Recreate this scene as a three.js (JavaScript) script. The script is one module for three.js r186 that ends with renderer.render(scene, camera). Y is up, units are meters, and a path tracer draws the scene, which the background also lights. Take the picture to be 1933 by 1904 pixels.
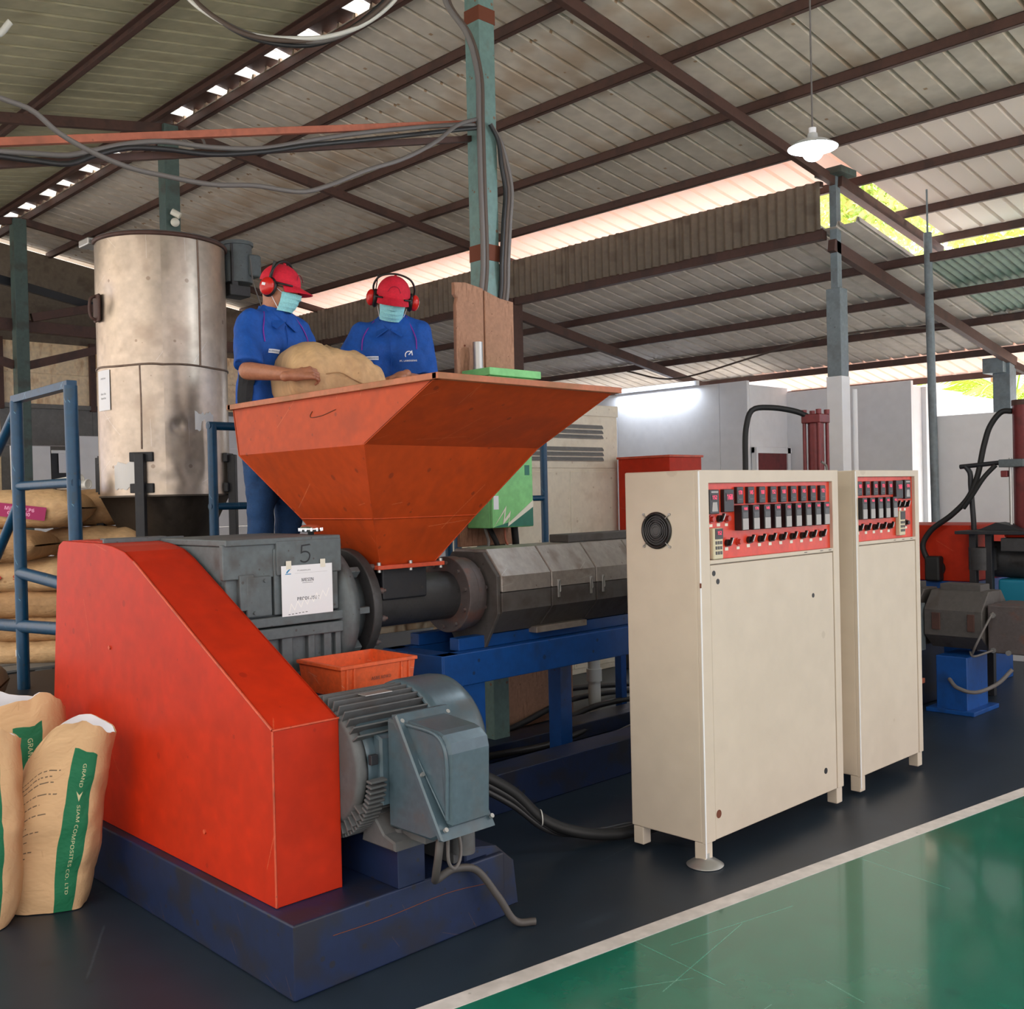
import * as THREE from 'three';
import { RoundedBoxGeometry } from 'three/addons/geometries/RoundedBoxGeometry.js';
import { MarchingCubes } from 'three/addons/objects/MarchingCubes.js';
import { RectAreaLightUniformsLib } from 'three/addons/lights/RectAreaLightUniformsLib.js';
import { Sky } from 'three/addons/objects/Sky.js';
import { mergeGeometries, mergeVertices, toCreasedNormals } from 'three/addons/utils/BufferGeometryUtils.js';

// ---------- camera, sky, sun, exposure ----------
const scene = new THREE.Scene();
const rad = THREE.MathUtils.degToRad;
const camera = new THREE.PerspectiveCamera(2 * Math.atan(952 / 1950) * 180 / Math.PI, 1933 / 1904, 0.05, 300);
camera.position.set(0, 1.6, 0);
{
  const yaw = rad(44), pitch = rad(-0.5);
  camera.lookAt(Math.sin(yaw) * Math.cos(pitch), 1.6 + Math.sin(pitch), -Math.cos(yaw) * Math.cos(pitch));
  camera.rotateZ(rad(-1.3));
}
const renderer = new THREE.WebGLRenderer();
renderer.toneMapping = THREE.LinearToneMapping;
renderer.toneMappingExposure = 0.8;
renderer.shadowMap.enabled = true;
RectAreaLightUniformsLib.init();
const sunDir = new THREE.Vector3(0.3, 1.0, 0.15).normalize();
const sky = new Sky();
sky.scale.setScalar(500);
sky.material.uniforms.turbidity.value = 9;
sky.material.uniforms.rayleigh.value = 0.18;
sky.material.uniforms.mieCoefficient.value = 0.006;
sky.material.uniforms.mieDirectionalG.value = 0.8;
sky.material.uniforms.cloudCoverage.value = 1.0;
sky.material.uniforms.cloudDensity.value = 0.6;
sky.material.uniforms.sunPosition.value.copy(sunDir);
scene.add(sky);
const sun = new THREE.DirectionalLight(0xfff1dc, 12);
sun.position.copy(sunDir).multiplyScalar(40).add(new THREE.Vector3(6, 0, -4));
sun.target.position.set(6, 0, -4);
sun.castShadow = true;
sun.shadow.mapSize.set(4096, 4096);
Object.assign(sun.shadow.camera, { left: -30, right: 30, top: 30, bottom: -30, near: 1, far: 100 });
scene.add(sun, sun.target);

// ---------- random numbers and noise ----------
function rng(seed) { let s = seed >>> 0 || 1; return () => { s = (s + 0x6D2B79F5) | 0; let t = Math.imul(s ^ (s >>> 15), 1 | s); t = (t + Math.imul(t ^ (t >>> 7), 61 | t)) ^ t; return ((t ^ (t >>> 14)) >>> 0) / 4294967296; }; }
const hash = (x, y, s) => { let h = Math.imul(x, 374761393) ^ Math.imul(y, 668265263) ^ Math.imul(s, 2147483647); h = Math.imul(h ^ (h >>> 13), 1274126177); return ((h ^ (h >>> 16)) >>> 0) / 4294967296; };
const sm = (t) => t * t * (3 - 2 * t);
function vnoise(x, y, p, s) {                                  // value noise that repeats every p cells
  const x0 = Math.floor(x), y0 = Math.floor(y), fx = sm(x - x0), fy = sm(y - y0), m = (a) => ((a % p) + p) % p;
  const a = hash(m(x0), m(y0), s), b = hash(m(x0 + 1), m(y0), s), c = hash(m(x0), m(y0 + 1), s), d = hash(m(x0 + 1), m(y0 + 1), s);
  return a + (b - a) * fx + (c - a) * fy + (a - b - c + d) * fx * fy;
}
function fbm(u, v, base, oct, s) { let r = 0, a = 0.5, p = base, n = 0; for (let i = 0; i < oct; i++) { r += a * vnoise(u * p, v * p, p, s + i * 7); n += a; a *= 0.5; p *= 2; } return r / n; }
function n3(x, y, z) { const i = Math.floor(z), f = sm(z - i); return vnoise(x, y, 4096, 11 + i) * (1 - f) + vnoise(x, y, 4096, 12 + i) * f; }

// ---------- textures (tile size in metres) ----------
function dataTex(size, tile, fn, srgb = true) {
  const d = new Uint8Array(size * size * 4);
  for (let y = 0; y < size; y++) for (let x = 0; x < size; x++) {
    const c = fn(x / size, y / size), k = (y * size + x) * 4;
    for (let i = 0; i < 3; i++) d[k + i] = Math.max(0, Math.min(255, c[i] ?? c[0]));
    d[k + 3] = 255;
  }
  const t = new THREE.DataTexture(d, size, size);
  t.wrapS = t.wrapT = THREE.RepeatWrapping; t.magFilter = THREE.LinearFilter; t.minFilter = THREE.LinearMipmapLinearFilter; t.generateMipmaps = true;
  t.repeat.set(1 / tile, 1 / tile);
  if (srgb) t.colorSpace = THREE.SRGBColorSpace;
  t.needsUpdate = true;
  return t;
}
const mix = (a, b, t) => a.map((v, i) => v + (b[i] - v) * t);
const clamp = (x, a = 0, b = 1) => Math.max(a, Math.min(b, x));
const step = (x, a, b) => sm(clamp((x - a) / (b - a)));
const bumps = [1, 2, 3].map((k) => dataTex(256, 1, (u, v) => [255 * (0.6 * fbm(u, v, 8, 3, k + 60) + 0.4 * fbm(u, v, 64, 2, k + 91))], false));
// worn paint or metal: colour, a dirt colour in patches, specks and scratches
function surf({ c, dirt = [60, 50, 45], amt = 0.4, spot = 0, scratch = 0, scr = [220, 220, 220], tile = 1.2, rough = 0.5, metal = 0, bump = 0.0004, seed = 1, size = 256, stretch = 1, cut = 0.5, vary = 1, extra = {} }) {
  const r = rng(seed * 97 + 5), marks = [];
  for (let i = 0; i < scratch; i++) marks.push([r(), r(), r() * Math.PI, 0.02 + r() * 0.1, 0.0015 + r() * 0.002]);
  const specks = []; for (let i = 0; i < spot; i++) specks.push([r(), r(), 0.002 + r() * r() * 0.012]);
  const mk = new Float32Array(size * size), sp = new Float32Array(size * size);
  for (const [x, y, a, l, w] of marks) for (let t = -l; t < l; t += 0.5 / size) { const px = Math.floor((((x + Math.cos(a) * t) % 1 + 1) % 1) * size), py = Math.floor((((y + Math.sin(a) * t) % 1 + 1) % 1) * size); mk[py * size + px] = 1; }
  for (const [x, y, q] of specks) { const n = Math.ceil(q * size); for (let j = -n; j <= n; j++) for (let i = -n; i <= n; i++) if (i * i + j * j <= q * q * size * size + 0.3) sp[(((Math.floor(y * size) + j) % size + size) % size) * size + ((Math.floor(x * size) + i) % size + size) % size] = 1; }
  const map = dataTex(size, tile, (u, v) => {
    const big = fbm(u, v, 4, 4, seed), fine = fbm(u, v * (stretch > 1 ? 1 : 1), 32, 3, seed + 40), st = stretch > 1 ? fbm(u * stretch % 1, v, 8, 4, seed + 9) : fbm(u, v, 8, 4, seed + 20);
    let q = c.map((k) => k * (1 + vary * (0.14 * (fine - 0.5) + 0.10 * (big - 0.5))));
    q = mix(q, dirt, amt * step(st * 0.6 + big * 0.4, cut, cut + 0.25));
    const k = Math.floor(v * size) * size + Math.floor(u * size);
    if (sp[k]) q = mix(q, dirt, 0.75);
    if (mk[k]) q = mix(q, scr, 0.5);
    return q;
  });
  const m = new THREE.MeshPhysicalMaterial({ map, roughness: rough, metalness: metal, ...extra });
  if (bump) { m.bumpMap = bumps[seed % 3].clone(); m.bumpMap.repeat.set(1 / tile, 1 / tile); m.bumpMap.needsUpdate = true; m.bumpScale = bump; }
  return m;
}
const flat = (hex, rough = 0.5, metal = 0, extra = {}) => new THREE.MeshPhysicalMaterial({ color: hex, roughness: rough, metalness: metal, ...extra });
function canvasTex(w, h, draw) {
  const cv = document.createElement('canvas'); cv.width = w; cv.height = h;
  draw(cv.getContext('2d'), w, h);
  const t = new THREE.CanvasTexture(cv); t.colorSpace = THREE.SRGBColorSpace; t.anisotropy = 8;
  return t;
}

// ---------- geometry helpers (metres, world coordinates unless the thing is local) ----------
const V = (x, y, z) => new THREE.Vector3(x, y, z);
function prep(g) {
  g = g.index ? g.toNonIndexed() : g;
  for (const k of Object.keys(g.attributes)) if (!['position', 'normal', 'uv'].includes(k)) g.deleteAttribute(k);
  if (!g.attributes.normal) g.computeVertexNormals();
  if (!g.attributes.uv) g.setAttribute('uv', new THREE.BufferAttribute(new Float32Array(g.attributes.position.count * 2), 2));
  g.clearGroups?.();
  return g;
}
function boxUV(g) {                                            // uv in metres from the three axes
  const p = g.attributes.position, n = new THREE.Vector3(), uv = new Float32Array(p.count * 2), a = V(), b = V(), c = V();
  for (let i = 0; i < p.count; i += 3) {
    a.fromBufferAttribute(p, i); b.fromBufferAttribute(p, i + 1); c.fromBufferAttribute(p, i + 2);
    n.copy(b).sub(a).cross(c.clone().sub(a));
    const x = Math.abs(n.x), y = Math.abs(n.y), z = Math.abs(n.z);
    for (let k = 0; k < 3; k++) {
      const q = [a, b, c][k], j = (i + k) * 2;
      if (x >= y && x >= z) { uv[j] = q.z; uv[j + 1] = q.y; } else if (y >= z) { uv[j] = q.x; uv[j + 1] = q.z; } else { uv[j] = q.x; uv[j + 1] = q.y; }
    }
  }
  g.setAttribute('uv', new THREE.BufferAttribute(uv, 2));
  return g;
}
const join = (gs) => { gs = [gs].flat(Infinity).map(prep); return gs.length > 1 ? mergeGeometries(gs) : gs[0]; };
// box from its lower and upper corner, edges rounded by r
function bx(x0, y0, z0, x1, y1, z1, r = 0.004, seg = 1) {
  const w = x1 - x0, h = y1 - y0, d = z1 - z0, q = Math.min(r, w / 2.1, h / 2.1, d / 2.1);
  return (q > 0.0005 ? new RoundedBoxGeometry(w, h, d, seg, q) : new THREE.BoxGeometry(w, h, d)).translate((x0 + x1) / 2, (y0 + y1) / 2, (z0 + z1) / 2);
}
const bc = (x, y, z, w, h, d, r, seg) => bx(x - w / 2, y - h / 2, z - d / 2, x + w / 2, y + h / 2, z + d / 2, r, seg);
function aim(g, a, b) {                                        // a geometry built along +y from 0 to |ab| is laid from a to b
  const d = b.clone().sub(a);
  return g.applyQuaternion(new THREE.Quaternion().setFromUnitVectors(V(0, 1, 0), d.normalize())).translate(a.x, a.y, a.z);
}
const P3 = (p) => p.isVector3 ? p : V(...p);
function rod(a, b, r, seg = 16, r2 = r) { a = P3(a); b = P3(b); const l = a.distanceTo(b); return aim(new THREE.CylinderGeometry(r2, r, l, seg).translate(0, l / 2, 0), a, b); }
function bar(a, b, w, h, r = 0.003) {                          // rectangular bar from a to b; h is the size in the upright plane
  a = P3(a); b = P3(b); const l = a.distanceTo(b), z = b.clone().sub(a).normalize(), up = Math.abs(z.y) > 0.95 ? V(1, 0, 0) : V(0, 1, 0), x = up.clone().cross(z).normalize(), y = z.clone().cross(x);
  return bx(-w / 2, -h / 2, 0, w / 2, h / 2, l, r).applyMatrix4(new THREE.Matrix4().makeBasis(x, y, z).setPosition(a));
}
// C-profile (open to the side) from a to b
function channel(a, b, w, h, t = 0.005, flip = 1) {
  a = P3(a); b = P3(b); const l = a.distanceTo(b), z = b.clone().sub(a).normalize(), x = V(0, 1, 0).cross(z).normalize(), y = z.clone().cross(x), m = new THREE.Matrix4().makeBasis(x, y, z).setPosition(a), s = flip * w / 2;
  const lo = Math.min(-s, -s + flip * t), hi = Math.max(-s, -s + flip * t);
  return [bx(lo, -h / 2, 0, hi, h / 2, l, 0.001), bx(-w / 2, -h / 2, 0, w / 2, -h / 2 + t, l, 0.001), bx(-w / 2, h / 2 - t, 0, w / 2, h / 2, l, 0.001)].map((g) => g.applyMatrix4(m));
}
const tube = (pts, r, seg = 40, rs = 8, closed = false) => new THREE.TubeGeometry(new THREE.CatmullRomCurve3(pts.map(P3), closed, 'centripetal'), seg, r, rs, closed);
// outline [[a, b], ...] given in a plane, pushed along the third axis: axis 'x' takes [z, y], 'y' takes [x, z], 'z' takes [x, y]
function slab(axis, outline, from, to, bevel = 0.003, holes = []) {
  const s = new THREE.Shape(outline.map(([a, b]) => new THREE.Vector2(axis === 'x' ? -a : a, axis === 'y' ? -b : b)));
  for (const h of holes) s.holes.push(new THREE.Path(h.map(([a, b]) => new THREE.Vector2(axis === 'x' ? -a : a, axis === 'y' ? -b : b))));
  const g = new THREE.ExtrudeGeometry(s, { depth: to - from - 2 * bevel, bevelEnabled: bevel > 0, bevelThickness: bevel, bevelSize: bevel, bevelOffset: -bevel, bevelSegments: 1, curveSegments: 8 }).translate(0, 0, from + bevel);
  if (axis === 'x') g.rotateY(Math.PI / 2);
  if (axis === 'y') { g.translate(0, 0, -from).rotateX(-Math.PI / 2).translate(0, from, 0); }
  return g;
}
const lathe = (prof, seg = 40) => new THREE.LatheGeometry(prof.map(([r, y]) => new THREE.Vector2(r, y)), seg);
// lathe whose axis is +x, starting at x0
const latheX = (prof, x, y, z, seg = 40) => lathe(prof, seg).rotateZ(-Math.PI / 2).translate(x, y, z);
const quad = (a, b, c, d) => { const g = new THREE.BufferGeometry(); const q = [a, b, c, a, c, d].map(P3); g.setAttribute('position', new THREE.BufferAttribute(new Float32Array(q.flatMap((v) => v.toArray())), 3)); g.computeVertexNormals(); return g; };
function plate(a, b, c, d, t) {                                // plate of thickness t behind the corner loop a b c d (counter-clockwise seen from outside)
  const q = [a, b, c, d].map(P3), n = q[1].clone().sub(q[0]).cross(q[2].clone().sub(q[0])).normalize().multiplyScalar(-t), w = q.map((v) => v.clone().add(n));
  return [quad(q[0], q[1], q[2], q[3]), quad(w[3], w[2], w[1], w[0]), quad(q[1], q[0], w[0], w[1]), quad(q[2], q[1], w[1], w[2]), quad(q[3], q[2], w[2], w[3]), quad(q[0], q[3], w[3], w[0])];
}

// ---------- things, parts, setting ----------
const taken = {};
const numbered = (n) => { const k = taken[n] = (taken[n] ?? -1) + 1; return k ? n + '_' + String(k).padStart(3, '0') : n; };
function sh(m) { m.castShadow = m.receiveShadow = true; return m; }
function thing(name, label, category, at = [0, 0, 0], group, turn = 0) {
  const o = new THREE.Group(); o.name = numbered(name); o.position.set(...at); o.rotation.y = turn;
  o.userData = { label, category }; if (group) o.userData.group = group;
  o.off = turn ? [0, 0, 0] : at; scene.add(o); return o;
}
function part(parent, name, geos, m, label, uv = true) {       // world coordinates, or the thing's own when it is turned
  let g = join(geos); if (uv) g = boxUV(g);
  g.translate(-parent.off[0], -parent.off[1], -parent.off[2]);
  const o = sh(new THREE.Mesh(g, m)); o.name = name; if (label) o.userData.label = label;
  o.off = parent.off; parent.add(o); return o;
}
function solo(name, label, category, geos, m, at = [0, 0, 0], group, uv = true) {   // a thing that is one mesh
  let g = join(geos); if (uv) g = boxUV(g);
  g.translate(-at[0], -at[1], -at[2]);
  const o = sh(new THREE.Mesh(g, m)); o.name = numbered(name); o.position.set(...at); o.userData = { label, category }; if (group) o.userData.group = group;
  o.off = at; scene.add(o); return o;
}
function struct(name, label, geos, m, at = [0, 0, 0], uv = true) {
  let o;
  if (geos) { let g = join(geos); if (uv) g = boxUV(g); g.translate(-at[0], -at[1], -at[2]); o = sh(new THREE.Mesh(g, m)); } else o = new THREE.Group();
  o.name = numbered(name); o.position.set(...at); o.userData = { kind: 'structure', label }; o.off = at; scene.add(o); return o;
}

// ---------- materials ----------
const M = {
  darkFloor: surf({ c: [30, 42, 54], dirt: [24, 34, 44], amt: 0.5, spot: 30, scratch: 14, scr: [70, 80, 88], tile: 3.1, rough: 0.42, bump: 0.0003, seed: 3, size: 512 }),
  greenFloor: surf({ c: [15, 104, 84], dirt: [18, 88, 74], amt: 0.4, spot: 14, scratch: 26, scr: [150, 205, 190], tile: 2.7, rough: 0.16, bump: 0.00015, seed: 4, size: 1024, extra: { clearcoat: 0.6, clearcoatRoughness: 0.08 } }),
  stripe: surf({ c: [205, 198, 194], dirt: [150, 145, 140], amt: 0.4, spot: 20, tile: 1, rough: 0.55, seed: 5 }),
  yard: surf({ c: [176, 170, 158], dirt: [130, 124, 112], amt: 0.5, spot: 30, tile: 6, rough: 0.9, seed: 6 }),
  roofRight: surf({ c: [206, 196, 184], dirt: [150, 116, 84], amt: 0.4, spot: 10, tile: 2.9, rough: 0.75, seed: 7, size: 512, cut: 0.5 }),
  roofLeft: surf({ c: [176, 170, 142], dirt: [124, 112, 88], amt: 0.4, spot: 10, tile: 2.9, rough: 0.75, seed: 8, size: 512 }),
  roofLow: surf({ c: [206, 196, 188], dirt: [150, 136, 124], amt: 0.35, spot: 10, tile: 2.9, rough: 0.7, seed: 9, size: 512 }),
  waveGreen: surf({ c: [128, 146, 134], dirt: [96, 104, 98], amt: 0.5, tile: 1.7, rough: 0.6, seed: 10 }),
  waveGrey: surf({ c: [118, 106, 92], dirt: [82, 70, 58], amt: 0.6, tile: 0.9, rough: 0.6, metal: 0.2, seed: 11 }),
  redSteel: surf({ c: [80, 54, 47], dirt: [58, 42, 38], amt: 0.6, spot: 20, tile: 0.8, rough: 0.6, seed: 12 }),
  tieOrange: surf({ c: [176, 100, 76], dirt: [120, 74, 58], amt: 0.4, spot: 12, tile: 0.8, rough: 0.55, seed: 13 }),
  greenPost: surf({ c: [112, 142, 138], dirt: [132, 84, 62], amt: 0.5, spot: 30, tile: 0.7, rough: 0.5, seed: 14, cut: 0.6 }),
  darkPost: surf({ c: [74, 92, 88], dirt: [60, 52, 46], amt: 0.5, spot: 20, tile: 0.7, rough: 0.55, seed: 15 }),
  greyPost: surf({ c: [120, 132, 138], dirt: [90, 92, 94], amt: 0.4, spot: 10, tile: 0.7, rough: 0.5, seed: 16 }),
  white: surf({ c: [238, 240, 243], dirt: [228, 230, 234], amt: 0.3, spot: 6, vary: 0.25, tile: 2.7, rough: 0.6, seed: 17 }),
  ply: surf({ c: [248, 224, 188], dirt: [184, 132, 84], amt: 0.45, spot: 14, tile: 1.1, rough: 0.7, seed: 18, stretch: 3 }),
  plyDark: surf({ c: [236, 196, 140], dirt: [210, 166, 112], amt: 0.5, spot: 8, tile: 1.1, rough: 0.7, seed: 19, stretch: 5 }),
  plank: surf({ c: [166, 124, 100], dirt: [112, 78, 60], amt: 0.55, spot: 22, tile: 0.5, rough: 0.85, seed: 20, stretch: 6, bump: 0.0012, size: 512 }),
  greyBoard: surf({ c: [116, 116, 114], dirt: [94, 94, 94], amt: 0.4, tile: 1, rough: 0.6, seed: 21 }),
  orange: surf({ c: [184, 42, 13], dirt: [152, 34, 15], amt: 0.35, spot: 26, scratch: 8, scr: [206, 120, 90], tile: 1.5, rough: 0.5, seed: 22, size: 512, bump: 0.0004, extra: { specularIntensity: 0.5 } }),
  orangeFlange: surf({ c: [196, 78, 50], dirt: [120, 60, 44], amt: 0.5, spot: 30, tile: 0.5, rough: 0.45, seed: 23 }),
  hopper: surf({ c: [184, 70, 26], dirt: [136, 56, 32], amt: 0.35, spot: 40, scratch: 12, scr: [226, 150, 120], tile: 1.1, rough: 0.48, metal: 0.0, extra: { specularIntensity: 0.6 }, seed: 24, size: 512 }),
  hopperRim: surf({ c: [182, 108, 74], dirt: [140, 96, 56], amt: 0.6, spot: 30, tile: 0.6, rough: 0.5, seed: 25 }),
  baseBlue: surf({ c: [17, 34, 68], dirt: [34, 30, 36], amt: 0.7, spot: 60, scratch: 12, scr: [120, 74, 64], tile: 0.9, rough: 0.5, seed: 26, size: 512, cut: 0.46 }),
  frameBlue: surf({ c: [16, 74, 146], dirt: [30, 44, 78], amt: 0.45, spot: 30, tile: 0.9, rough: 0.4, seed: 27 }),
  railBlue: surf({ c: [5, 64, 97], dirt: [42, 56, 70], amt: 0.6, spot: 40, scratch: 8, scr: [190, 210, 220], tile: 0.5, rough: 0.42, seed: 28, cut: 0.55 }),
  iron: surf({ c: [94, 103, 107], dirt: [70, 66, 64], amt: 0.6, spot: 40, tile: 0.6, rough: 0.55, metal: 0.1, seed: 29, size: 512, bump: 0.0008 }),
  ironDark: surf({ c: [66, 66, 68], dirt: [40, 38, 38], amt: 0.6, spot: 30, tile: 0.5, rough: 0.5, metal: 0.3, seed: 30, bump: 0.001 }),
  cast: surf({ c: [92, 84, 84], dirt: [124, 78, 66], amt: 0.55, spot: 30, tile: 0.5, rough: 0.6, metal: 0.2, seed: 31, bump: 0.001 }),
  motor: surf({ c: [72, 90, 100], dirt: [88, 84, 84], amt: 0.5, spot: 20, tile: 0.6, rough: 0.34, metal: 0.1, seed: 32, bump: 0.0004 }),
  motorDust: surf({ c: [86, 88, 90], dirt: [84, 78, 76], amt: 0.6, spot: 24, tile: 0.5, rough: 0.6, seed: 33 }),
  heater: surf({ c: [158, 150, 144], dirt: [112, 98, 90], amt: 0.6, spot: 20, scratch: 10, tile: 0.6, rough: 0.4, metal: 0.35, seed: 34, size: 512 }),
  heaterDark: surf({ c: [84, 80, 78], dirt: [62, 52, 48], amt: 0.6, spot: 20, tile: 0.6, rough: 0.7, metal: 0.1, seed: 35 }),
  tank: surf({ c: [190, 177, 162], dirt: [148, 132, 118], amt: 0.5, spot: 14, scratch: 14, tile: 1.2, rough: 0.36, metal: 0.9, seed: 36, size: 512, bump: 0.0006 }),
  tankSeam: surf({ c: [130, 112, 100], dirt: [92, 72, 62], amt: 0.6, tile: 0.3, rough: 0.5, metal: 0.6, seed: 37 }),
  cone: surf({ c: [86, 78, 70], dirt: [60, 52, 46], amt: 0.5, tile: 0.8, rough: 0.5, metal: 0.5, seed: 38 }),
  blackSteel: surf({ c: [34, 36, 42], dirt: [54, 48, 46], amt: 0.4, spot: 20, tile: 0.5, rough: 0.5, seed: 39 }),
  cream: surf({ c: [206, 193, 176], dirt: [190, 176, 158], amt: 0.3, spot: 10, vary: 0.3, tile: 2.6, rough: 0.42, seed: 40, size: 512 }),
  creamOld: surf({ c: [226, 218, 198], dirt: [192, 178, 154], amt: 0.4, vary: 0.4, spot: 26, tile: 0.9, rough: 0.5, seed: 41 }),
  panelRed: surf({ c: [214, 62, 38], dirt: [190, 46, 34], amt: 0.4, tile: 0.6, rough: 0.35, seed: 42 }),
  boxGreen: surf({ c: [128, 204, 128], dirt: [104, 172, 108], amt: 0.4, spot: 10, tile: 0.8, rough: 0.45, seed: 43 }),
  boxTeal: surf({ c: [30, 112, 92], dirt: [26, 92, 78], amt: 0.4, tile: 0.8, rough: 0.45, seed: 44 }),
  crate: surf({ c: [220, 92, 44], dirt: [176, 84, 60], amt: 0.5, spot: 26, scratch: 12, tile: 0.4, rough: 0.5, seed: 45 }),
  maroon: surf({ c: [116, 44, 46], dirt: [76, 34, 36], amt: 0.5, tile: 0.5, rough: 0.35, metal: 0.2, seed: 46 }),
  kraft: surf({ c: [204, 168, 124], dirt: [172, 134, 94], amt: 0.45, spot: 12, tile: 0.8, rough: 0.75, seed: 47, size: 512, bump: 0.006 }),
  kraftDark: surf({ c: [180, 142, 100], dirt: [146, 110, 74], amt: 0.5, spot: 12, tile: 0.8, rough: 0.78, seed: 48, bump: 0.006 }),
  cable: flat(0x2a2a2c, 0.45), cableGrey: flat(0x6f6a68, 0.55), cableBrown: flat(0x5a4c44, 0.6), rubber: flat(0x17181a, 0.6),
  chrome: flat(0xe8e8e8, 0.12, 1), zinc: flat(0xb4b4b2, 0.4, 0.8), black: flat(0x121214, 0.45), paper: flat(0xeceef4, 0.8), tape: flat(0xe6e2d4, 0.6),
  knobBlack: flat(0x1c1a1a, 0.35), greyPlastic: flat(0x9a9c9e, 0.45), creamPlastic: flat(0xcfc6a8, 0.5), rust: flat(0x6e3a26, 0.8), pvc: flat(0xdcdcd6, 0.35),
  fibre: new THREE.MeshPhysicalMaterial({ color: 0xfbe9df, roughness: 0.95, transmission: 0.3, thickness: 0 }), fibreDim: new THREE.MeshPhysicalMaterial({ color: 0xe6dcd4, roughness: 0.95, transmission: 0.15, thickness: 0 }),
  milky: new THREE.MeshPhysicalMaterial({ color: 0xf2f2ee, roughness: 0.9, transmission: 0.5, thickness: 0 }),
  redLed: flat(0x300408, 0.4),
};

// ---------- the setting: ground and floors ----------
struct('ground', 'pale concrete yard outside the open hall', bx(-70, -0.5, -70, 90, -0.12, 70, 0), M.yard);
struct('floor', 'dark blue grey painted concrete workshop floor', bx(-4, -0.12, -15, 13.1, 0, 4.2, 0), M.darkFloor);
// the walkway runs a little askew of the machine: its near edge passes (2.08, -2.46) and (5.53, -2.0)
const aisleZ = (x) => -2.46 + (x - 2.08) * 0.1334;
{
  const a = -3.9, b = 13.0, w = 0.075;
  struct('floor_aisle', 'glossy green painted walkway across the floor', slab('y', [[a, aisleZ(a)], [b, aisleZ(b)], [b, aisleZ(b) + 3.4], [a, aisleZ(a) + 3.4]], -0.01, 0.002, 0), M.greenFloor);
  struct('trim', 'white line painted along the edge of the green walkway', slab('y', [[a, aisleZ(a) - w], [b, aisleZ(b) - w], [b, aisleZ(b)], [a, aisleZ(a)]], -0.01, 0.0035, 0), M.stripe);
}

// ---------- roofs ----------
// trapezoid ribbed sheet: width along z from 0, length along +x, ribs stand up
function ribProfile(width, pitch, ribW, ribH, t = 0.003) {
  const lo = [], n = Math.round(width / pitch);
  for (let i = 0; i < n; i++) { const z = i * pitch; lo.push([z, 0], [z + pitch - ribW - 0.012, 0], [z + pitch - ribW, ribH], [z + pitch - 0.012, ribH]); }
  lo.push([width, 0]);
  return [...lo, ...lo.slice().reverse().map(([z, y]) => [z, y + t])];
}
function waveProfile(width, pitch, amp, t = 0.003, per = 8) {
  const lo = [], n = Math.round(width / pitch * per);
  for (let i = 0; i <= n; i++) lo.push([i * width / n, amp * Math.sin(i / per * 2 * Math.PI)]);
  return [...lo, ...lo.slice().reverse().map(([z, y]) => [z, y + t])];
}
const sheetGeo = (prof, len) => slab('x', prof, 0, len, 0);
function roof(name, label, m, prof, width, x0, y0, slope, x1, z0, z1) {    // sheets from z0 to z1, running from x0 down to x1
  const o = struct(name, label), len = Math.abs(x1 - x0) / Math.cos(Math.atan(slope)), g = boxUV(join(sheetGeo(prof, len))), n = Math.round((z1 - z0) / width), dir = Math.sign(x1 - x0);
  for (let i = 0; i < n; i++) {
    const s = sh(new THREE.Mesh(g, m)); s.name = i ? 'roof_sheet_' + String(i).padStart(3, '0') : 'roof_sheet';
    s.position.set(x0, y0 + (i % 2) * 0.003, dir > 0 ? z0 + i * width : z0 + (i + 1) * width);
    s.rotation.set(0, dir > 0 ? 0 : Math.PI, -Math.atan(slope), 'YZX');
    o.add(s);
  }
  return o;
}
const RX = 4.45, RY = 5.2, SL = 0.15, LX = 8.67, LY = 3.97, SL2 = 0.172;
const yMain = (x) => RY - SL * (x - RX), yLeft = (x) => RY - 0.17 * (RX - x), yLow = (x) => LY - SL2 * (x - LX);
const rib = ribProfile(0.84, 0.21, 0.03, 0.045), rib2 = ribProfile(0.76, 0.19, 0.03, 0.045);
roof('roof', 'stained ribbed metal roof slope falling from the ridge towards the white walls', M.roofRight, rib, 0.84, RX + 0.13, yMain(RX + 0.13), SL, 8.32, -14.7, -4.62);
roof('roof', 'near bay of the stained ribbed metal roof slope, above the cabinets', M.roofRight, rib, 0.84, RX + 0.13, yMain(RX + 0.13), SL, 8.32, -4.62, 2.94);
roof('roof', 'bright translucent ribbed sheets along the eave above the hanging corrugated strip', M.fibre, rib, 0.84, 8.3, yMain(8.3) - 0.004, SL, 9.2, -14.7, -4.62);
roof('roof', 'pale translucent ribbed sheets at the eave over the open gap', M.fibreDim, rib, 0.84, 8.3, yMain(8.3) - 0.004, SL, 10.95, -4.62, 2.94);
roof('roof', 'khaki ribbed metal roof slope on the near side of the ridge', M.roofLeft, rib, 0.84, RX - 0.13, yLeft(RX - 0.13), 0.17, -0.3, -14.7, 2.94);
roof('roof', 'lower ribbed metal roof behind the far half of the hanging corrugated strip', M.roofLow, rib2, 0.76, LX, LY, SL2, 12.98, -15.08, -8.24);
roof('roof', 'lower ribbed metal roof behind the near half of the hanging corrugated strip', M.roofLow, rib2, 0.76, LX, LY, SL2, 12.84, -8.24, -4.44);
roof('roof', 'bright translucent ribbed sheets at the foot of the lower roof behind the post', M.fibre, rib2, 0.76, 12.82, yLow(12.82) - 0.004, SL2, 13.95, -8.24, -4.44);
roof('roof', 'greenish finely corrugated roof sheets below the open gap', M.waveGreen, waveProfile(0.84, 0.084, 0.012), 0.84, 9.78, yLow(9.78) + 0.02, SL2, 11.75, -4.46, -1.1);
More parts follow.
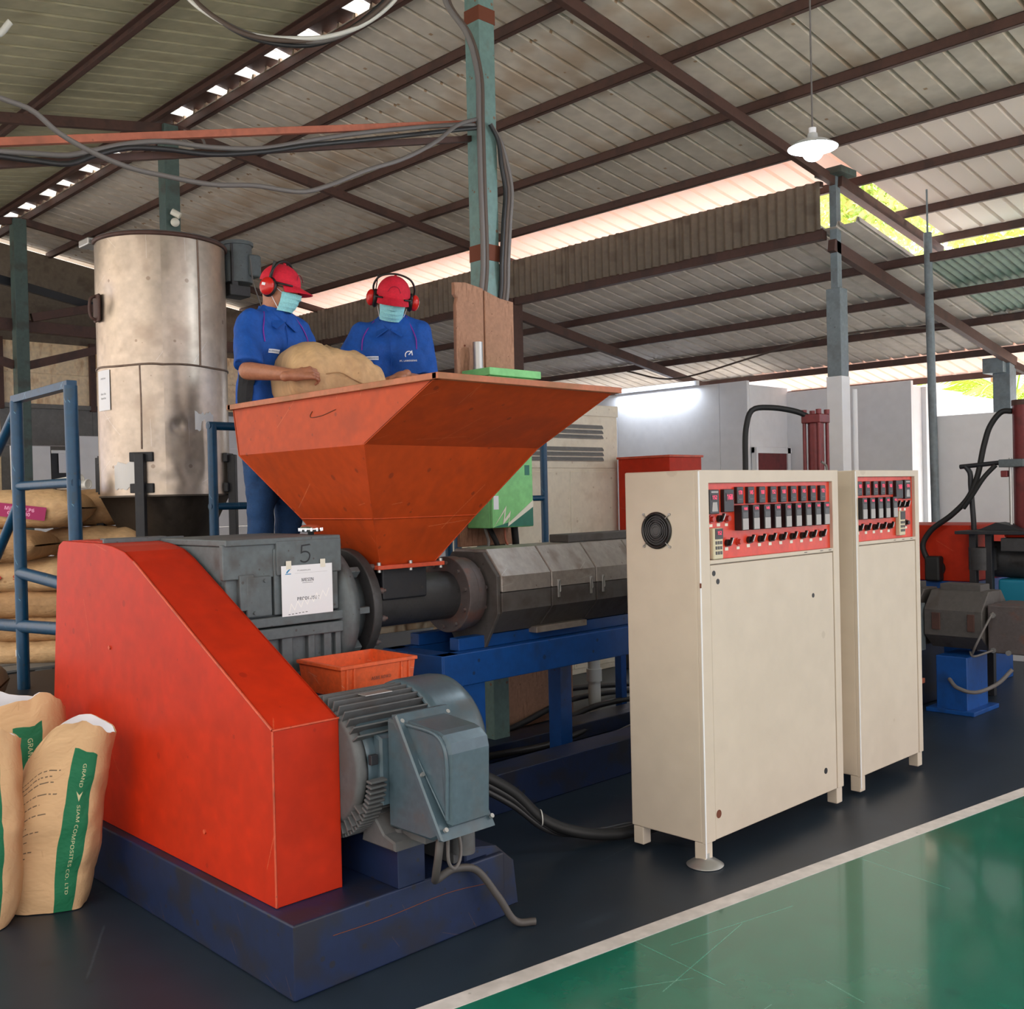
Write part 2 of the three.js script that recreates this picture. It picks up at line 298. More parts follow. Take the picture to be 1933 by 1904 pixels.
roof('roof', 'ribbed metal strip of the lower roof next to the greenish sheets', M.roofLow, rib2, 0.76, 11.6, yLow(11.6) - 0.01, SL2, 12.84, -4.44, -1.4);
roof('roof', 'bright translucent ribbed sheets above the palm fronds', M.fibre, rib2, 0.76, 12.82, yLow(12.82) - 0.014, SL2, 13.95, -4.44, -1.4);
// ridge cap in lengths with daylight slots between them
{
  const o = struct('roof', 'rusty ridge cap with milky skylight pieces between its lengths'), r = rng(77), pts = [[-0.2, -0.034], [0, 0.028], [0.2, -0.034]];
  let z = -14.6, i = 0;
  while (z < 2.9) {
    const l = 0.3 + r() * 0.22, z1 = Math.min(z + l, 2.9);
    const g = [plate([RX - 0.2, RY + 0.012, z1], [RX, RY + 0.045, z1], [RX, RY + 0.045, z], [RX - 0.2, RY + 0.012, z], -0.003), plate([RX, RY + 0.045, z1], [RX + 0.2, RY + 0.012, z1], [RX + 0.2, RY + 0.012, z], [RX, RY + 0.045, z], -0.003)];
    const p = part(o, i ? 'ridge_cap_' + String(i).padStart(3, '0') : 'ridge_cap', g, M.redSteel); i++;
    const z2 = Math.min(z1 + 0.12 + r() * 0.12, 2.9); if (z2 > z1 + 0.02) part(o, 'skylight_' + String(i).padStart(3, '0'), plate([RX - 0.16, RY + 0.02, z2], [RX + 0.16, RY + 0.02, z2], [RX + 0.16, RY + 0.02, z1], [RX - 0.16, RY + 0.02, z1], 0.002), M.milky);
    z = z2;
  }
}
const num = ['first', 'second', 'third', 'fourth', 'fifth', 'sixth', 'seventh', 'eighth'];
const steel = (name, label, geos, m) => struct(name, label, geos, m);
const PZ0 = -14.6, PZ1 = 2.9;
[4.6, 5.34, 6.35, 7.35, 8.27, 9.1, 10.04, 10.86].forEach((x, i) => steel('roof_purlin', `rusty steel purlin under the long stained roof slope, ${num[i]} down from the ridge`, channel([x, yMain(x) - 0.045, x > 9.5 ? -4.75 : PZ0], [x, yMain(x) - 0.045, PZ1], 0.045, 0.08), M.redSteel));
[4.28, 3.2, 2.1, 1.0, -0.1].forEach((x, i) => steel('roof_purlin', `rusty steel purlin under the khaki roof slope, ${num[i]} out from the ridge`, channel([x, yLeft(x) - 0.045, PZ0], [x, yLeft(x) - 0.045, PZ1], 0.045, 0.08, 0.005, -1), M.redSteel));
[9.66, 10.68, 11.68, 12.86, 13.84].forEach((x, i) => steel('roof_purlin', `brown purlin under the lower roof, ${num[i]} below the corrugated strip`, channel([x, yLow(x) - 0.05, x > 13 ? -8.3 : PZ0], [x, yLow(x) - 0.05, -1.0], 0.05, 0.08), M.redSteel));
// bays: frames of posts and rafters at four places along the ridge
const BAYS = [-13.0, -8.94, -4.72], bayWord = ['beyond the steel tank', 'behind the steel tank', 'beside the green control box'];
BAYS.forEach((z, i) => {
  steel('roof_rafter', `brown rafter under the stained roof slope on the frame ${bayWord[i]}`, bar([RX, RY - 0.17, z], [z > -5 ? 10.9 : 9.15, yMain(z > -5 ? 10.9 : 9.15) - 0.15, z], 0.055, 0.085), M.redSteel);
  steel('roof_rafter', `brown rafter under the khaki roof slope on the frame ${bayWord[i]}`, bar([RX, RY - 0.17, z], [-0.2, yLeft(-0.2) - 0.15, z], 0.055, 0.085), M.redSteel);
  steel('roof_rafter', `brown rafter under the lower roof on the frame ${bayWord[i]}`, bar([LX, yLow(LX) - 0.16, z], [13.0, yLow(13.0) - 0.16, z], 0.07, 0.11), M.redSteel);
});
// posts
struct('column', 'dark green steel post at the far end left of the tank', bc(4.42, 2.52, -13.0, 0.15, 5.04, 0.15, 0.006), M.darkPost);
struct('column', 'grey green steel post rising behind the steel tank', bc(4.37, 2.52, -8.94, 0.14, 5.04, 0.14, 0.006), M.darkPost);
{
  const c = struct('column', 'tall pale green steel post wrapped by planks above the hopper');
  part(c, 'post', [bc(4.37, 2.52, -4.72, 0.13, 5.04, 0.13, 0.006)], M.greenPost);
  part(c, 'splice_plate', bc(4.372, 4.56, -4.72, 0.136, 0.09, 0.136, 0.002), M.rust); part(c, 'splice_plate_001', bc(4.372, 3.1, -4.72, 0.136, 0.1, 0.136, 0.002), M.rust);
}
struct('column', 'short brown post carrying the strip behind the far worker', bc(8.72, 2.2, -13.0, 0.17, 4.4, 0.17, 0.006), M.redSteel);
struct('column', 'brown post at the plank board carrying the corrugated strip', bc(8.72, 2.2, -8.94, 0.17, 4.42, 0.17, 0.006), M.redSteel);
{
  const c = struct('column', 'green and white steel post under the corner of the open roof gap');
  part(c, 'post_shaft', bx(8.68, 2.62, -4.79, 8.82, 3.42, -4.65, 0.006), M.greyPost); part(c, 'upper_shaft', bx(8.71, 3.42, -4.755, 8.79, 4.45, -4.685, 0.004), M.greyPost);
  part(c, 'white_shaft', bx(8.675, 0, -4.8, 8.825, 2.62, -4.645, 0.006), M.white); part(c, 'conduit', rod([8.86, 0, -4.62], [8.86, 2.5, -4.62], 0.022), M.white);
  part(c, 'head_plate', bx(8.62, 4.44, -4.85, 8.9, 4.5, -4.58, 0.004), M.darkPost);
}
struct('column', 'slim grey pole under the lower edge of the upper roof', [rod([9.69, 0, -4.245], [9.66, 3.99, -4.27], 0.038), rod([9.66, 3.98, -4.27], [9.66, 4.4, -4.27], 0.009)], M.greyPost);
{
  const c = struct('column', 'grey post under the lower roof beside the palm fronds');
  part(c, 'post', bc(12.9, 1.55, -4.8, 0.2, 3.1, 0.2, 0.006), M.greyPost); part(c, 'bracket', bar([12.95, 3.05, -4.75], [13.6, 2.7, -4.3], 0.08, 0.08), M.redSteel); part(c, 'cap_plate', bc(12.85, 3.02, -4.86, 0.3, 0.18, 0.24, 0.006), M.greyPost);
}
// gutter edge of the gap: a rafter carrying the sheet edge and the strip of hanging corrugated sheets
steel('roof_beam', 'brown edge beam at the open gap under the upper roof corner', bar([8.75, yMain(8.75) - 0.16, -4.68], [10.9, yMain(10.9) - 0.16, -4.68], 0.07, 0.1), M.redSteel);
steel('roof_beam', 'brown beam along the top of the hanging corrugated strip', bar([LX, 4.38, PZ0], [LX, 4.38, -4.8], 0.05, 0.05), M.redSteel);
steel('roof_beam', 'brown beam along the foot of the hanging corrugated strip', bar([LX + 0.03, 3.93, PZ0], [LX + 0.03, 3.93, -4.8], 0.08, 0.1), M.redSteel);
{
  const o = struct('wall_fascia', 'strip of hanging corrugated sheets between the two roofs'), g = boxUV(join(slab('x', waveProfile(0.8, 0.1, 0.014, 0.004), 0, 0.44, 0).rotateZ(-Math.PI / 2))), r = rng(5);
  for (let i = 0, z = -14.6; z < -5.5; i++, z += 0.793) {
    const s = sh(new THREE.Mesh(g, M.waveGrey)); s.name = i ? 'fascia_sheet_' + String(i).padStart(3, '0') : 'fascia_sheet'; s.position.set(LX - 0.045 - (i % 2) * 0.006, 4.395 + (r() - 0.5) * 0.015, z + 0.28); o.add(s);
  }
}
// tie bars
steel('roof_tie', 'orange brown tie bar from the pale green post out to the near side', bar([4.32, 3.9, -4.72], [-2.2, 2.19, -4.72], 0.035, 0.036), M.tieOrange);
steel('roof_tie', 'dark brown tie bar just under the orange one, carrying cables', bar([4.32, 3.815, -4.76], [-2.2, 2.105, -4.76], 0.035, 0.036), M.redSteel);
// the plywood end wall with its trusses
{
  const w = struct('wall_back', 'end wall of plywood sheets above white boards'), z = -14.5, r = rng(9);
  let k = 0;
  for (let x = 2.2; x < 14; x += 1.22) for (const [y0, y1] of [[0, 1.22], [1.22, 2.42], [2.42, 2.95], [2.95, 3.4], [3.4, 3.82]]) {
    const low = y1 <= 2.95, white = x > 6.6 && y1 <= 3.3 || (low && x < 4.6 ? false : false), m = y1 <= 2.95 && x >= 4.6 && x < 6.6 ? M.greyBoard : x > 6.2 && y1 < 3.45 && y1 > 0 && y0 < 2.9 ? M.white : r() > 0.55 ? M.plyDark : M.ply;
    part(w, k ? 'panel_' + String(k).padStart(3, '0') : 'panel', bx(x + 0.001, y0 + 0.001, z - 0.03, x + 1.219, y1 - 0.001, z + r() * 0.012, 0.004), m); k++;
  }
  for (let x = 2.2; x < 14.1; x += 1.22) part(w, x < 2.3 ? 'stud' : 'stud_' + String(Math.round(x * 100)).padStart(3, '0'), bx(x - 0.04, 2.9, z + 0.01, x + 0.04, 3.85, z + 0.07, 0.004), M.redSteel);
  part(w, 'rail', bx(2.2, 2.92, z + 0.01, 14, 2.98, z + 0.06, 0.004), M.greyBoard);
  part(w, 'gable', [slab('z', [[2.2, 3.82], [14, 3.82], [10.9, yMain(10.9) - 0.06], [RX, RY - 0.06], [2.2, yLeft(2.2) - 0.06]], z - 0.04, z - 0.01, 0)], M.waveGrey);
}
steel('roof_beam', 'brown beam across the top of the plywood end wall', bar([1.5, 3.82, -13.1], [10.6, 3.72, -13.1], 0.1, 0.14), M.redSteel);
steel('roof_brace', 'brown diagonal brace rising right from the far dark post', bar([4.5, 3.3, -13.05], [6.3, 3.85, -13.05], 0.06, 0.1), M.redSteel);
steel('roof_brace', 'brown diagonal brace rising right above the end wall beam', bar([4.55, 3.88, -13.0], [7.4, 4.62, -13.0], 0.06, 0.1), M.redSteel);
steel('roof_brace', 'brown diagonal brace falling left from the far dark post', bar([4.35, 3.3, -13.05], [2.8, 3.75, -13.05], 0.06, 0.1), M.redSteel);
steel('roof_brace', 'dark brace crossing behind the far dark post under the roof', bar([3.4, 4.5, -13.2], [7.6, 3.72, -13.2], 0.06, 0.1), M.blackSteel);
// white walls on the right
const WX = 12;
{
  const w = struct('wall_right', 'white board wall stepping back behind the cabinets');
  const pieces = [[WX, -14.4, -12.3], [WX, -12.3, -10.1], [WX, -10.1, -8.26], [WX, -8.26, -7.81]];
  pieces.forEach(([x, a, b], i) => part(w, i ? `board_00${i}` : 'board', bx(x, 0, a + 0.003, x + 0.06, 3.08, b - 0.003, 0.003), M.white));
  part(w, 'board_004', bx(WX + 0.06, 0, -7.87, 13.02, 2.98 + 0.05, -7.81, 0.003), M.white);
  part(w, 'board_005', bx(13, 0, -7.81, 13.06, 2.97, -6.0, 0.003), M.white);
  part(w, 'board_006', bx(13.06, 0, -6.06, 14.6, 2.9, -6.0, 0.003), M.white);
  part(w, 'board_007', bx(14.604, 0, -6.06, 16.3, 2.86, -6.0, 0.003), M.white);
  part(w, 'post', bx(13.3, 0, -6.0, 13.36, 2.9, -5.94, 0.003), M.white);
}
{
  const w = struct('wall_partition', 'lower white partition board in front of the slim pole');
  part(w, 'board', bx(9.74, 0, -4.31, 9.79, 2.26, -2.6, 0.003), M.white); part(w, 'board_001', bx(9.74, 0, -2.597, 9.79, 2.26, -0.4, 0.003), M.white);
}
// maroon hatch with a white frame in the white wall
{
  const d = struct('window', 'maroon shutter in a white frame on the white wall');
  part(d, 'frame', [bx(12.06, 1.0, -7.8, 12.1, 2.18, -7.72, 0.003), bx(12.06, 2.1, -7.8, 13.0, 2.18, -7.75, 0.003), bx(12.9, 1.0, -7.8, 12.98, 2.18, -7.75, 0.003)], M.white);
  part(d, 'shutter', bx(12.1, 1.0, -7.8, 12.9, 2.1, -7.77, 0.003), M.maroon);
}

// ---------- extruder line: base, guard, gearbox, motor ----------
{
  const t = thing('machine_bed', 'dark blue scuffed steel bed under the orange belt guard and the motor', 'machine bed', [1.75, 0, -2.86]);
  part(t, 'bed', bx(1.75, 0, -5.3, 2.68, 0.246, -2.86, 0.008), M.baseBlue);
  part(t, 'end_block', slab('z', [[2.5, 0.246], [2.5, 0.3], [2.66, 0.27], [2.75, 0.19], [2.77, 0.02], [2.6, 0.02], [2.6, 0.246]], -3.4, -2.88, 0.006), M.baseBlue);
  part(t, 'motor_block', bx(2.17, 0.246, -3.42, 2.29, 0.392, -2.855, 0.004), M.baseBlue);
  part(t, 'motor_block', [bx(2.46, 0.246, -3.4, 2.56, 0.4, -2.9, 0.004), rod([2.49, 0.29, -2.88], [2.49, 0.41, -2.88], 0.045, 20)], M.motorDust);
  part(t, 'gearbox_pedestal', bx(2.1, 0.246, -4.6, 2.82, 0.8, -3.5, 0.01), M.baseBlue);
  part(t, 'weld_seam', tube([[1.9, 0.17, -2.859], [2.1, 0.165, -2.858], [2.4, 0.17, -2.859], [2.6, 0.15, -2.859]], 0.0014, 30, 5), M.rust);
}
{
  const t = thing('belt_guard', 'large orange sheet steel belt guard with a sloping top, on the dark blue bed', 'machine guard', [1.79, 0.246, -3.03]);
  const x0 = 1.787, x1 = 2.052, zn = -3.02;
  const prof = [[zn, 0.247], [zn, 0.838], [-4.05, 1.368], [-4.14, 1.405], [-4.25, 1.425], [-4.36, 1.435], [-4.79, 1.44], [-4.84, 1.42], [-4.86, 1.38], [-4.96, 0.6], [-4.97, 0.247]];
  part(t, 'side_plate', slab('x', prof, x0, x0 + 0.012, 0.002), M.orange);
  part(t, 'side_plate', slab('x', prof, x1 - 0.012, x1, 0.002), M.orange);
  const cover = [];                                               // bent strip that wraps round the two side plates
  for (let i = 1; i < prof.length - 2; i++) { const [za, ya] = prof[i], [zb, yb] = prof[i + 1]; cover.push(plate([x0 + 0.004, ya, za], [x1 - 0.004, ya, za], [x1 - 0.004, yb, zb], [x0 + 0.004, yb, zb], 0.01)); }
  part(t, 'top_strip', cover, M.orange);
  part(t, 'front_plate', bx(x0 + 0.003, 0.247, zn - 0.012, x1 - 0.003, 0.836, zn + 0.001, 0.003), M.orange);
  part(t, 'seam_flange', [tube([[x0 + 0.001, 0.84, zn], [x0 + 0.001, 1.11, -3.55], [x0 + 0.001, 1.368, -4.05]], 0.005, 20, 6), tube([[x0 + 0.002, 0.25, zn], [x0 + 0.002, 0.836, zn]], 0.004, 8, 6), tube([[x0, 0.838, zn], [x1, 0.838, zn]], 0.004, 8, 6)], M.orangeFlange);
  part(t, 'lid', [bx(x0 + 0.03, 1.432, -4.76, x1 + 0.1, 1.442, -4.4, 0.002)], M.orange);
  part(t, 'lid_frame', [bx(x0 + 0.02, 1.434, -4.4, x1 + 0.12, 1.452, -4.385, 0.002), bx(x0 + 0.1, 1.441, -4.62, x1 + 0.12, 1.449, -4.56, 0.001)], M.iron);
  for (const [z, y] of [[-4.3, 1.0], [-3.5, 0.4], [-4.6, 0.36]]) part(t, 'bolt', rod([x0 - 0.006, y, z], [x0 + 0.002, y, z], 0.009, 6), M.orangeFlange);
}
{
  const t = thing('gearbox', 'grey cast iron gearbox with a paper notice and a chrome breather', 'gearbox', [2.06, 0.8, -4.1]);
  const zf = -3.8, zb = -4.42;
  part(t, 'upper_housing', [bx(2.07, 1.1, zb, 2.595, 1.42, zf - 0.03, 0.01), bx(2.05, 1.28, zf - 0.04, 2.32, 1.425, zf - 0.012, 0.006)], M.iron);
  part(t, 'top_plate', [bx(2.06, 1.418, zb - 0.02, 2.615, 1.445, zf, 0.005)], M.iron);
  part(t, 'top_flange', [bx(2.29, 1.285, zf - 0.04, 2.615, 1.432, zf + 0.004, 0.006)], M.iron);
  part(t, 'split_flange', [bx(2.1, 1.075, zb - 0.02, 2.615, 1.115, zf + 0.01, 0.006), bx(2.1, 1.02, zb - 0.02, 2.615, 1.068, zf + 0.01, 0.006)], M.iron);
  part(t, 'lower_housing', [bx(2.07, 0.8, zb, 2.6, 1.03, zf - 0.03, 0.01), bx(2.07, 0.8, zb, 2.62, 0.87, zf + 0.01, 0.006)], M.iron);
  // ribs and pockets of the castings
  for (const [a, b, y0, y1] of [[2.12, 2.19, 1.15, 1.3], [2.28, 2.33, 1.12, 1.4], [2.2, 2.25, 1.12, 1.25], [2.545, 2.6, 1.12, 1.29]]) part(t, 'housing_rib', bx(a, y0, zf - 0.05, b, y1, zf - 0.004, 0.006), M.iron);
  for (const [a, b] of [[2.31, 2.365], [2.44, 2.475], [2.52, 2.56], [2.58, 2.61]]) part(t, 'housing_rib', bx(a, 0.87, zf - 0.05, b, 1.03, zf - 0.004, 0.006), M.iron);
  part(t, 'side_cover', [bx(2.15, 1.12, zf - 0.02, 2.27, 1.29, zf - 0.002, 0.02, 3), rod([2.185, 1.14, zf - 0.01], [2.185, 1.14, zf + 0.006], 0.008, 6), rod([2.235, 1.27, zf - 0.01], [2.235, 1.27, zf + 0.006], 0.008, 6)], M.iron);
  part(t, 'input_housing', [latheX([[0, 0], [0.16, 0], [0.16, 0.06], [0.1, 0.08], [0.1, 0.12], [0, 0.12]], 1.98, 1.12, -4.36)], M.ironDark);
  const f = part(t, 'output_flange', [latheX([[0, 0], [0.24, 0], [0.3, 0.03], [0.3, 0.075], [0.22, 0.09], [0.2, 0.19], [0, 0.19]], 2.6, 1.1, -4.05, 48)], M.iron);
  part(t, 'adapter_disc', latheX([[0.12, 0], [0.262, 0], [0.27, 0.008], [0.27, 0.045], [0.262, 0.053], [0.12, 0.053]], 2.775, 1.1, -4.05, 48), M.ironDark);
  for (let i = 0; i < 12; i++) { const a = i / 12 * Math.PI * 2 + 0.2, y = 1.1 + 0.245 * Math.cos(a), z = -4.05 + 0.245 * Math.sin(a); part(t, 'bolt', [rod([2.82, y, z], [2.85, y, z], 0.016, 6), rod([2.85, y, z], [2.865, y, z], 0.009, 8)], M.cast); }
  for (let i = 0; i < 8; i++) { const a = i / 8 * Math.PI * 2, y = 1.1 + 0.235 * Math.cos(a), z = -4.05 + 0.235 * Math.sin(a); part(t, 'flange_rib', bc(0, 0, 0, 0.1, 0.045, 0.03, 0.004).rotateX(a).translate(2.71, y, z), M.iron); }
  part(t, 'breather', [lathe([[0, 0], [0.014, 0], [0.014, 0.012], [0.045, 0.014], [0.05, 0.022], [0.05, 0.03], [0.04, 0.042], [0.012, 0.046], [0, 0.046]], 28).translate(2.56, 1.445, -3.95), ...[...Array(12)].map((_, i) => rod([2.56 + 0.05 * Math.cos(i * 0.5236), 1.462, -3.95 + 0.05 * Math.sin(i * 0.5236)], [2.56 + 0.05 * Math.cos(i * 0.5236), 1.476, -3.95 + 0.05 * Math.sin(i * 0.5236)], 0.006, 8))], M.chrome);
  // the hand-drawn figure on the top flange
  const five = canvasTex(128, 128, (c, w, h) => { c.clearRect(0, 0, w, h); c.strokeStyle = '#20242a'; c.lineWidth = 7; c.lineCap = 'round'; c.beginPath(); c.moveTo(88, 20); c.lineTo(44, 24); c.lineTo(40, 58); c.bezierCurveTo(70, 46, 100, 62, 84, 90); c.bezierCurveTo(72, 112, 44, 108, 36, 98); c.stroke(); });
  const m = new THREE.MeshStandardMaterial({ map: five, transparent: true, roughness: 0.6, polygonOffset: true, polygonOffsetFactor: -1 });
  const g = new THREE.PlaneGeometry(0.11, 0.11); g.translate(2.43, 1.372, zf + 0.0045);
  part(t, 'chalk_mark', g, m, undefined, false);
}
{
  const tex = canvasTex(512, 420, (c, w, h) => {
    c.fillStyle = '#eef0f6'; c.fillRect(0, 0, w, h);
    c.fillStyle = '#2f86bd'; c.beginPath(); c.moveTo(44, 62); c.quadraticCurveTo(60, 30, 96, 26); c.quadraticCurveTo(70, 48, 58, 62); c.fill(); c.fillRect(38, 66, 56, 7);
    c.fillStyle = '#4a4c52'; c.font = '15px sans-serif'; c.fillText('PT LANGGENG JAYA', 158, 50); c.fillStyle = '#c4c6cc'; c.fillRect(130, 66, 330, 2);
    c.fillStyle = '#5a5c62'; c.font = 'bold 40px sans-serif'; c.textAlign = 'center'; c.fillText('MESIN', 258, 140); c.fillRect(205, 150, 106, 3);
    c.fillText('PRODUKSI 1', 262, 296);
    c.strokeStyle = '#ffffff'; c.lineWidth = 7; c.beginPath(); c.moveTo(70, 390); for (let i = 0; i < 13; i++) c.lineTo(90 + i * 32, i % 2 ? 380 - i * 9 : 320 - i * 9); c.stroke();
    c.fillStyle = '#33353a'; for (let i = 0; i < 6; i++) c.fillRect(60 + i * 34, 404 - i * 2, 20, 5);
  });
  const t = thing('paper_notice', 'white machine notice taped to the grey gearbox', 'notice', [2.435, 1.2, -3.788]);
  const g = bx(2.307, 1.112, -3.792, 2.56, 1.325, -3.79, 0); const uv = g.attributes.uv, p = g.attributes.position;
  for (let i = 0; i < p.count; i++) uv.setXY(i, (p.getX(i) - 2.307) / 0.253, (p.getY(i) - 1.112) / 0.213);
  g.rotateZ(0.0);
  part(t, 'sheet', g, new THREE.MeshStandardMaterial({ map: tex, roughness: 0.8 }), undefined, false);
  part(t, 'tape', bx(2.33, 1.31, -3.7905, 2.355, 1.345, -3.789, 0), M.tape); part(t, 'tape', bx(2.5, 1.31, -3.7905, 2.525, 1.345, -3.789, 0), M.tape);
}
// motor: axis along x through (x, 0.655, -3.12)
{
  const Y = 0.655, Z = -3.12, t = thing('electric_motor', 'grey blue finned electric motor with a large terminal box beside the orange guard', 'motor', [2.3, 0.39, Z]);
  part(t, 'stator', latheX([[0, 0], [0.16, 0], [0.2, 0.02], [0.216, 0.05], [0.216, 0.39], [0, 0.39]], 2.06, Y, Z, 64), M.motor);
  const fin = bc(0, 0.226, 0, 0.4, 0.04, 0.007, 0.002).translate(2.255, 0, 0);
  let k = 0;
  for (let i = 0; i < 44; i++) {
    const a = i / 44 * Math.PI * 2; const deg = a * 180 / Math.PI;                  // 0 is up, 90 is towards the walkway
    if ((deg > 62 && deg < 118)) continue;                                          // the terminal box seat is smooth
    part(t, 'cooling_fin', fin.clone().rotateX(a).translate(0, Y, Z), M.motorDust);
  }
  part(t, 'end_shield', latheX([[0, 0], [0.19, 0], [0.208, 0.01], [0.21, 0.03], [0.208, 0.045], [0, 0.045]], 2.052, Y, Z, 64), M.motorDust);
  for (let i = 0; i < 22; i++) { const a = (95 + i * 4.2) * Math.PI / 180; part(t, 'end_fin', bc(0.02, 0.244, 0, 0.07, 0.03, 0.009, 0.003).rotateX(a).translate(2.085, Y, Z), M.motorDust); }
  part(t, 'box_seat', [slab('x', [[Z + 0.19, Y + 0.13], [Z + 0.19, Y - 0.13], [Z + 0.235, Y - 0.115], [Z + 0.235, Y + 0.115]], 2.13, 2.42, 0.008)], M.motor);
  part(t, 'fan_cover', latheX([[0.235, 0], [0.252, 0.004], [0.256, 0.03], [0.256, 0.17], [0.25, 0.205], [0.225, 0.235], [0.17, 0.25], [0.05, 0.254], [0, 0.254], [0, 0.246], [0.2, 0.23], [0.235, 0.19]], 2.4, Y, Z, 64), M.motor);
  for (const r of [0.06, 0.1, 0.14, 0.18]) part(t, 'grille_ring', new THREE.TorusGeometry(r, 0.004, 6, 40).rotateY(Math.PI / 2).translate(2.655, Y, Z), M.blackSteel);
  for (const z of [Z - 0.2, Z + 0.2]) part(t, 'foot', [slab('x', [[z - 0.09, 0.393], [z + 0.1, 0.393], [z + 0.1, 0.425], [z + 0.04, 0.44], [z + (z < Z ? 0.05 : -0.05), 0.53], [z - 0.08, 0.44]], 2.13, 2.36, 0.006), rod([2.2, 0.42, z + 0.04], [2.2, 0.45, z + 0.04], 0.02, 6)], M.motorDust);
  part(t, 'name_plate', bc(2.24, Y + 0.238, Z + 0.05, 0.12, 0.004, 0.07, 0.001).translate(0, 0, 0), M.zinc);
  part(t, 'lifting_lug', bc(2.1, Y + 0.05, Z + 0.232, 0.03, 0.035, 0.02, 0.003), M.blackSteel);
  // terminal box: a wedge whose cut face carries the bulging lid
  const x0 = 2.15, x1 = 2.39, zb = -2.89, zt = -2.84, zo = -2.6, yt = 0.835, yb = 0.48;
  const boxBody = part(t, 'terminal_box', [slab('x', [[zb, yt], [zb, yb - 0.02], [zo - 0.06, yb - 0.02], [zo, yb + 0.01], [zt, yt]], x0 + 0.01, x1 - 0.01, 0.01)], M.motor);
  const fl = slab('x', [[zt - 0.012, yt + 0.02], [zo - 0.012, yb - 0.01], [zo + 0.012, yb - 0.004], [zt + 0.016, yt + 0.024]], x0, x1, 0.006);
  const lid = part(t, 'terminal_lid', [fl, slab('x', [[zt + 0.01, yt - 0.01], [zo - 0.004, yb + 0.03], [zo + 0.012, yb + 0.04], [zo + 0.02, yt - 0.08], [zo + 0.012, yt - 0.045], [zo - 0.02, yt - 0.022], [zo - 0.05, yt - 0.014], [zt + 0.03, yt]], x0 + 0.03, x1 - 0.02, 0.014)], M.motor);
  part(lid, 'lid_rib', [tube([[x0 + 0.03, yt - 0.01, zt + 0.028], [x0 + 0.026, yt - 0.026, zo - 0.03], [x0 + 0.026, yt - 0.07, zo + 0.004], [x0 + 0.028, yb + 0.06, zo + 0.004]], 0.007, 30, 8), tube([[x0 + 0.028, yt - 0.03, zt + 0.03], [x0 + 0.028, yb + 0.06, zo]], 0.004, 10, 6)], M.motor);
  for (const [x, f] of [[x0 + 0.02, 0.04], [x1 - 0.015, 0.04], [x0 + 0.02, 0.96], [x1 - 0.015, 0.96], [x0 + 0.016, 0.5]]) { const z = zt + (zo - zt) * f + 0.012, y = yt + (yb - yt) * f + 0.012; part(lid, 'screw', rod([x, y, z], [x, y + 0.006, z + 0.008], 0.008, 10), M.zinc); }
  part(t, 'box_foot', bx(2.2, 0.42, -2.95, 2.36, 0.46, -2.74, 0.004), M.motorDust);
}
solo('power_cable', 'grey cable drooping from the motor terminal box to the floor', 'cable', tube([[2.2, 0.46, -2.66], [2.19, 0.4, -2.66], [2.21, 0.32, -2.7], [2.28, 0.27, -2.78], [2.4, 0.262, -2.83], [2.5, 0.235, -2.825], [2.58, 0.12, -2.79], [2.64, 0.02, -2.76], [2.7, 0.014, -2.72]], 0.014, 60, 10), flat(0x4a4644, 0.55), [2.2, 0, -2.7]);
solo('earth_wire', 'thin pale looped wire beside the motor cable', 'wire', tube([[2.25, 0.45, -2.68], [2.26, 0.36, -2.69], [2.31, 0.315, -2.72], [2.39, 0.32, -2.78], [2.44, 0.36, -2.84], [2.44, 0.4, -2.86]], 0.006, 40, 8), M.cableGrey, [2.3, 0.3, -2.7]);
// crate on the gearbox pedestal
{
  const t = thing('plastic_crate', 'orange plastic crate between the gearbox and the motor', 'crate', [2.55, 0.8, -3.6]);
  const x0 = 2.36, x1 = 2.74, z0 = -3.76, z1 = -3.45, y0 = 0.802, y1 = 0.93, w = 0.006, c = 0.012;
  const wall = (a, b, cc, d) => plate(a, b, cc, d, w);
  part(t, 'shell', [bx(x0 + c, y0, z0 + c, x1 - c, y0 + w, z1 - c, 0.002),
    plate([x0 + c, y0, z1 - c], [x1 - c, y0, z1 - c], [x1, y1, z1], [x0, y1, z1], w), plate([x1 - c, y0, z0 + c], [x0 + c, y0, z0 + c], [x0, y1, z0], [x1, y1, z0], w),
    plate([x0 + c, y0, z0 + c], [x0 + c, y0, z1 - c], [x0, y1, z1], [x0, y1, z0], w), plate([x1 - c, y0, z1 - c], [x1 - c, y0, z0 + c], [x1, y1, z0], [x1, y1, z1], w)], M.crate);
  part(t, 'rim', [bx(x0 - 0.006, y1 - 0.014, z1 - 0.004, x1 + 0.006, y1, z1 + 0.008, 0.002), bx(x0 - 0.006, y1 - 0.014, z0 - 0.008, x1 + 0.006, y1, z0 + 0.004, 0.002), bx(x0 - 0.008, y1 - 0.014, z0, x0 + 0.004, y1, z1, 0.002), bx(x1 - 0.004, y1 - 0.014, z0, x1 + 0.008, y1, z1, 0.002)], M.crate);
  for (const x of [2.385, 2.42, 2.66, 2.7]) part(t, 'wall_rib', bx(x, y0 + 0.005, z1 - 0.012, x + 0.01, y1 - 0.012, z1 + 0.003, 0.002), M.crate);
  const tx = canvasTex(256, 64, (c2, W, H) => { c2.clearRect(0, 0, W, H); c2.fillStyle = 'rgba(70,50,40,0.75)'; c2.font = 'bold 34px sans-serif'; c2.fillText('ASBE KOKO', 14, 44); });
  const g = new THREE.PlaneGeometry(0.14, 0.035); g.rotateX(-0.06).translate(2.57, 0.864, z1 + 0.001);
  part(t, 'stencil', g, new THREE.MeshStandardMaterial({ map: tx, transparent: true, roughness: 0.6, polygonOffset: true, polygonOffsetFactor: -1 }), undefined, false);
}

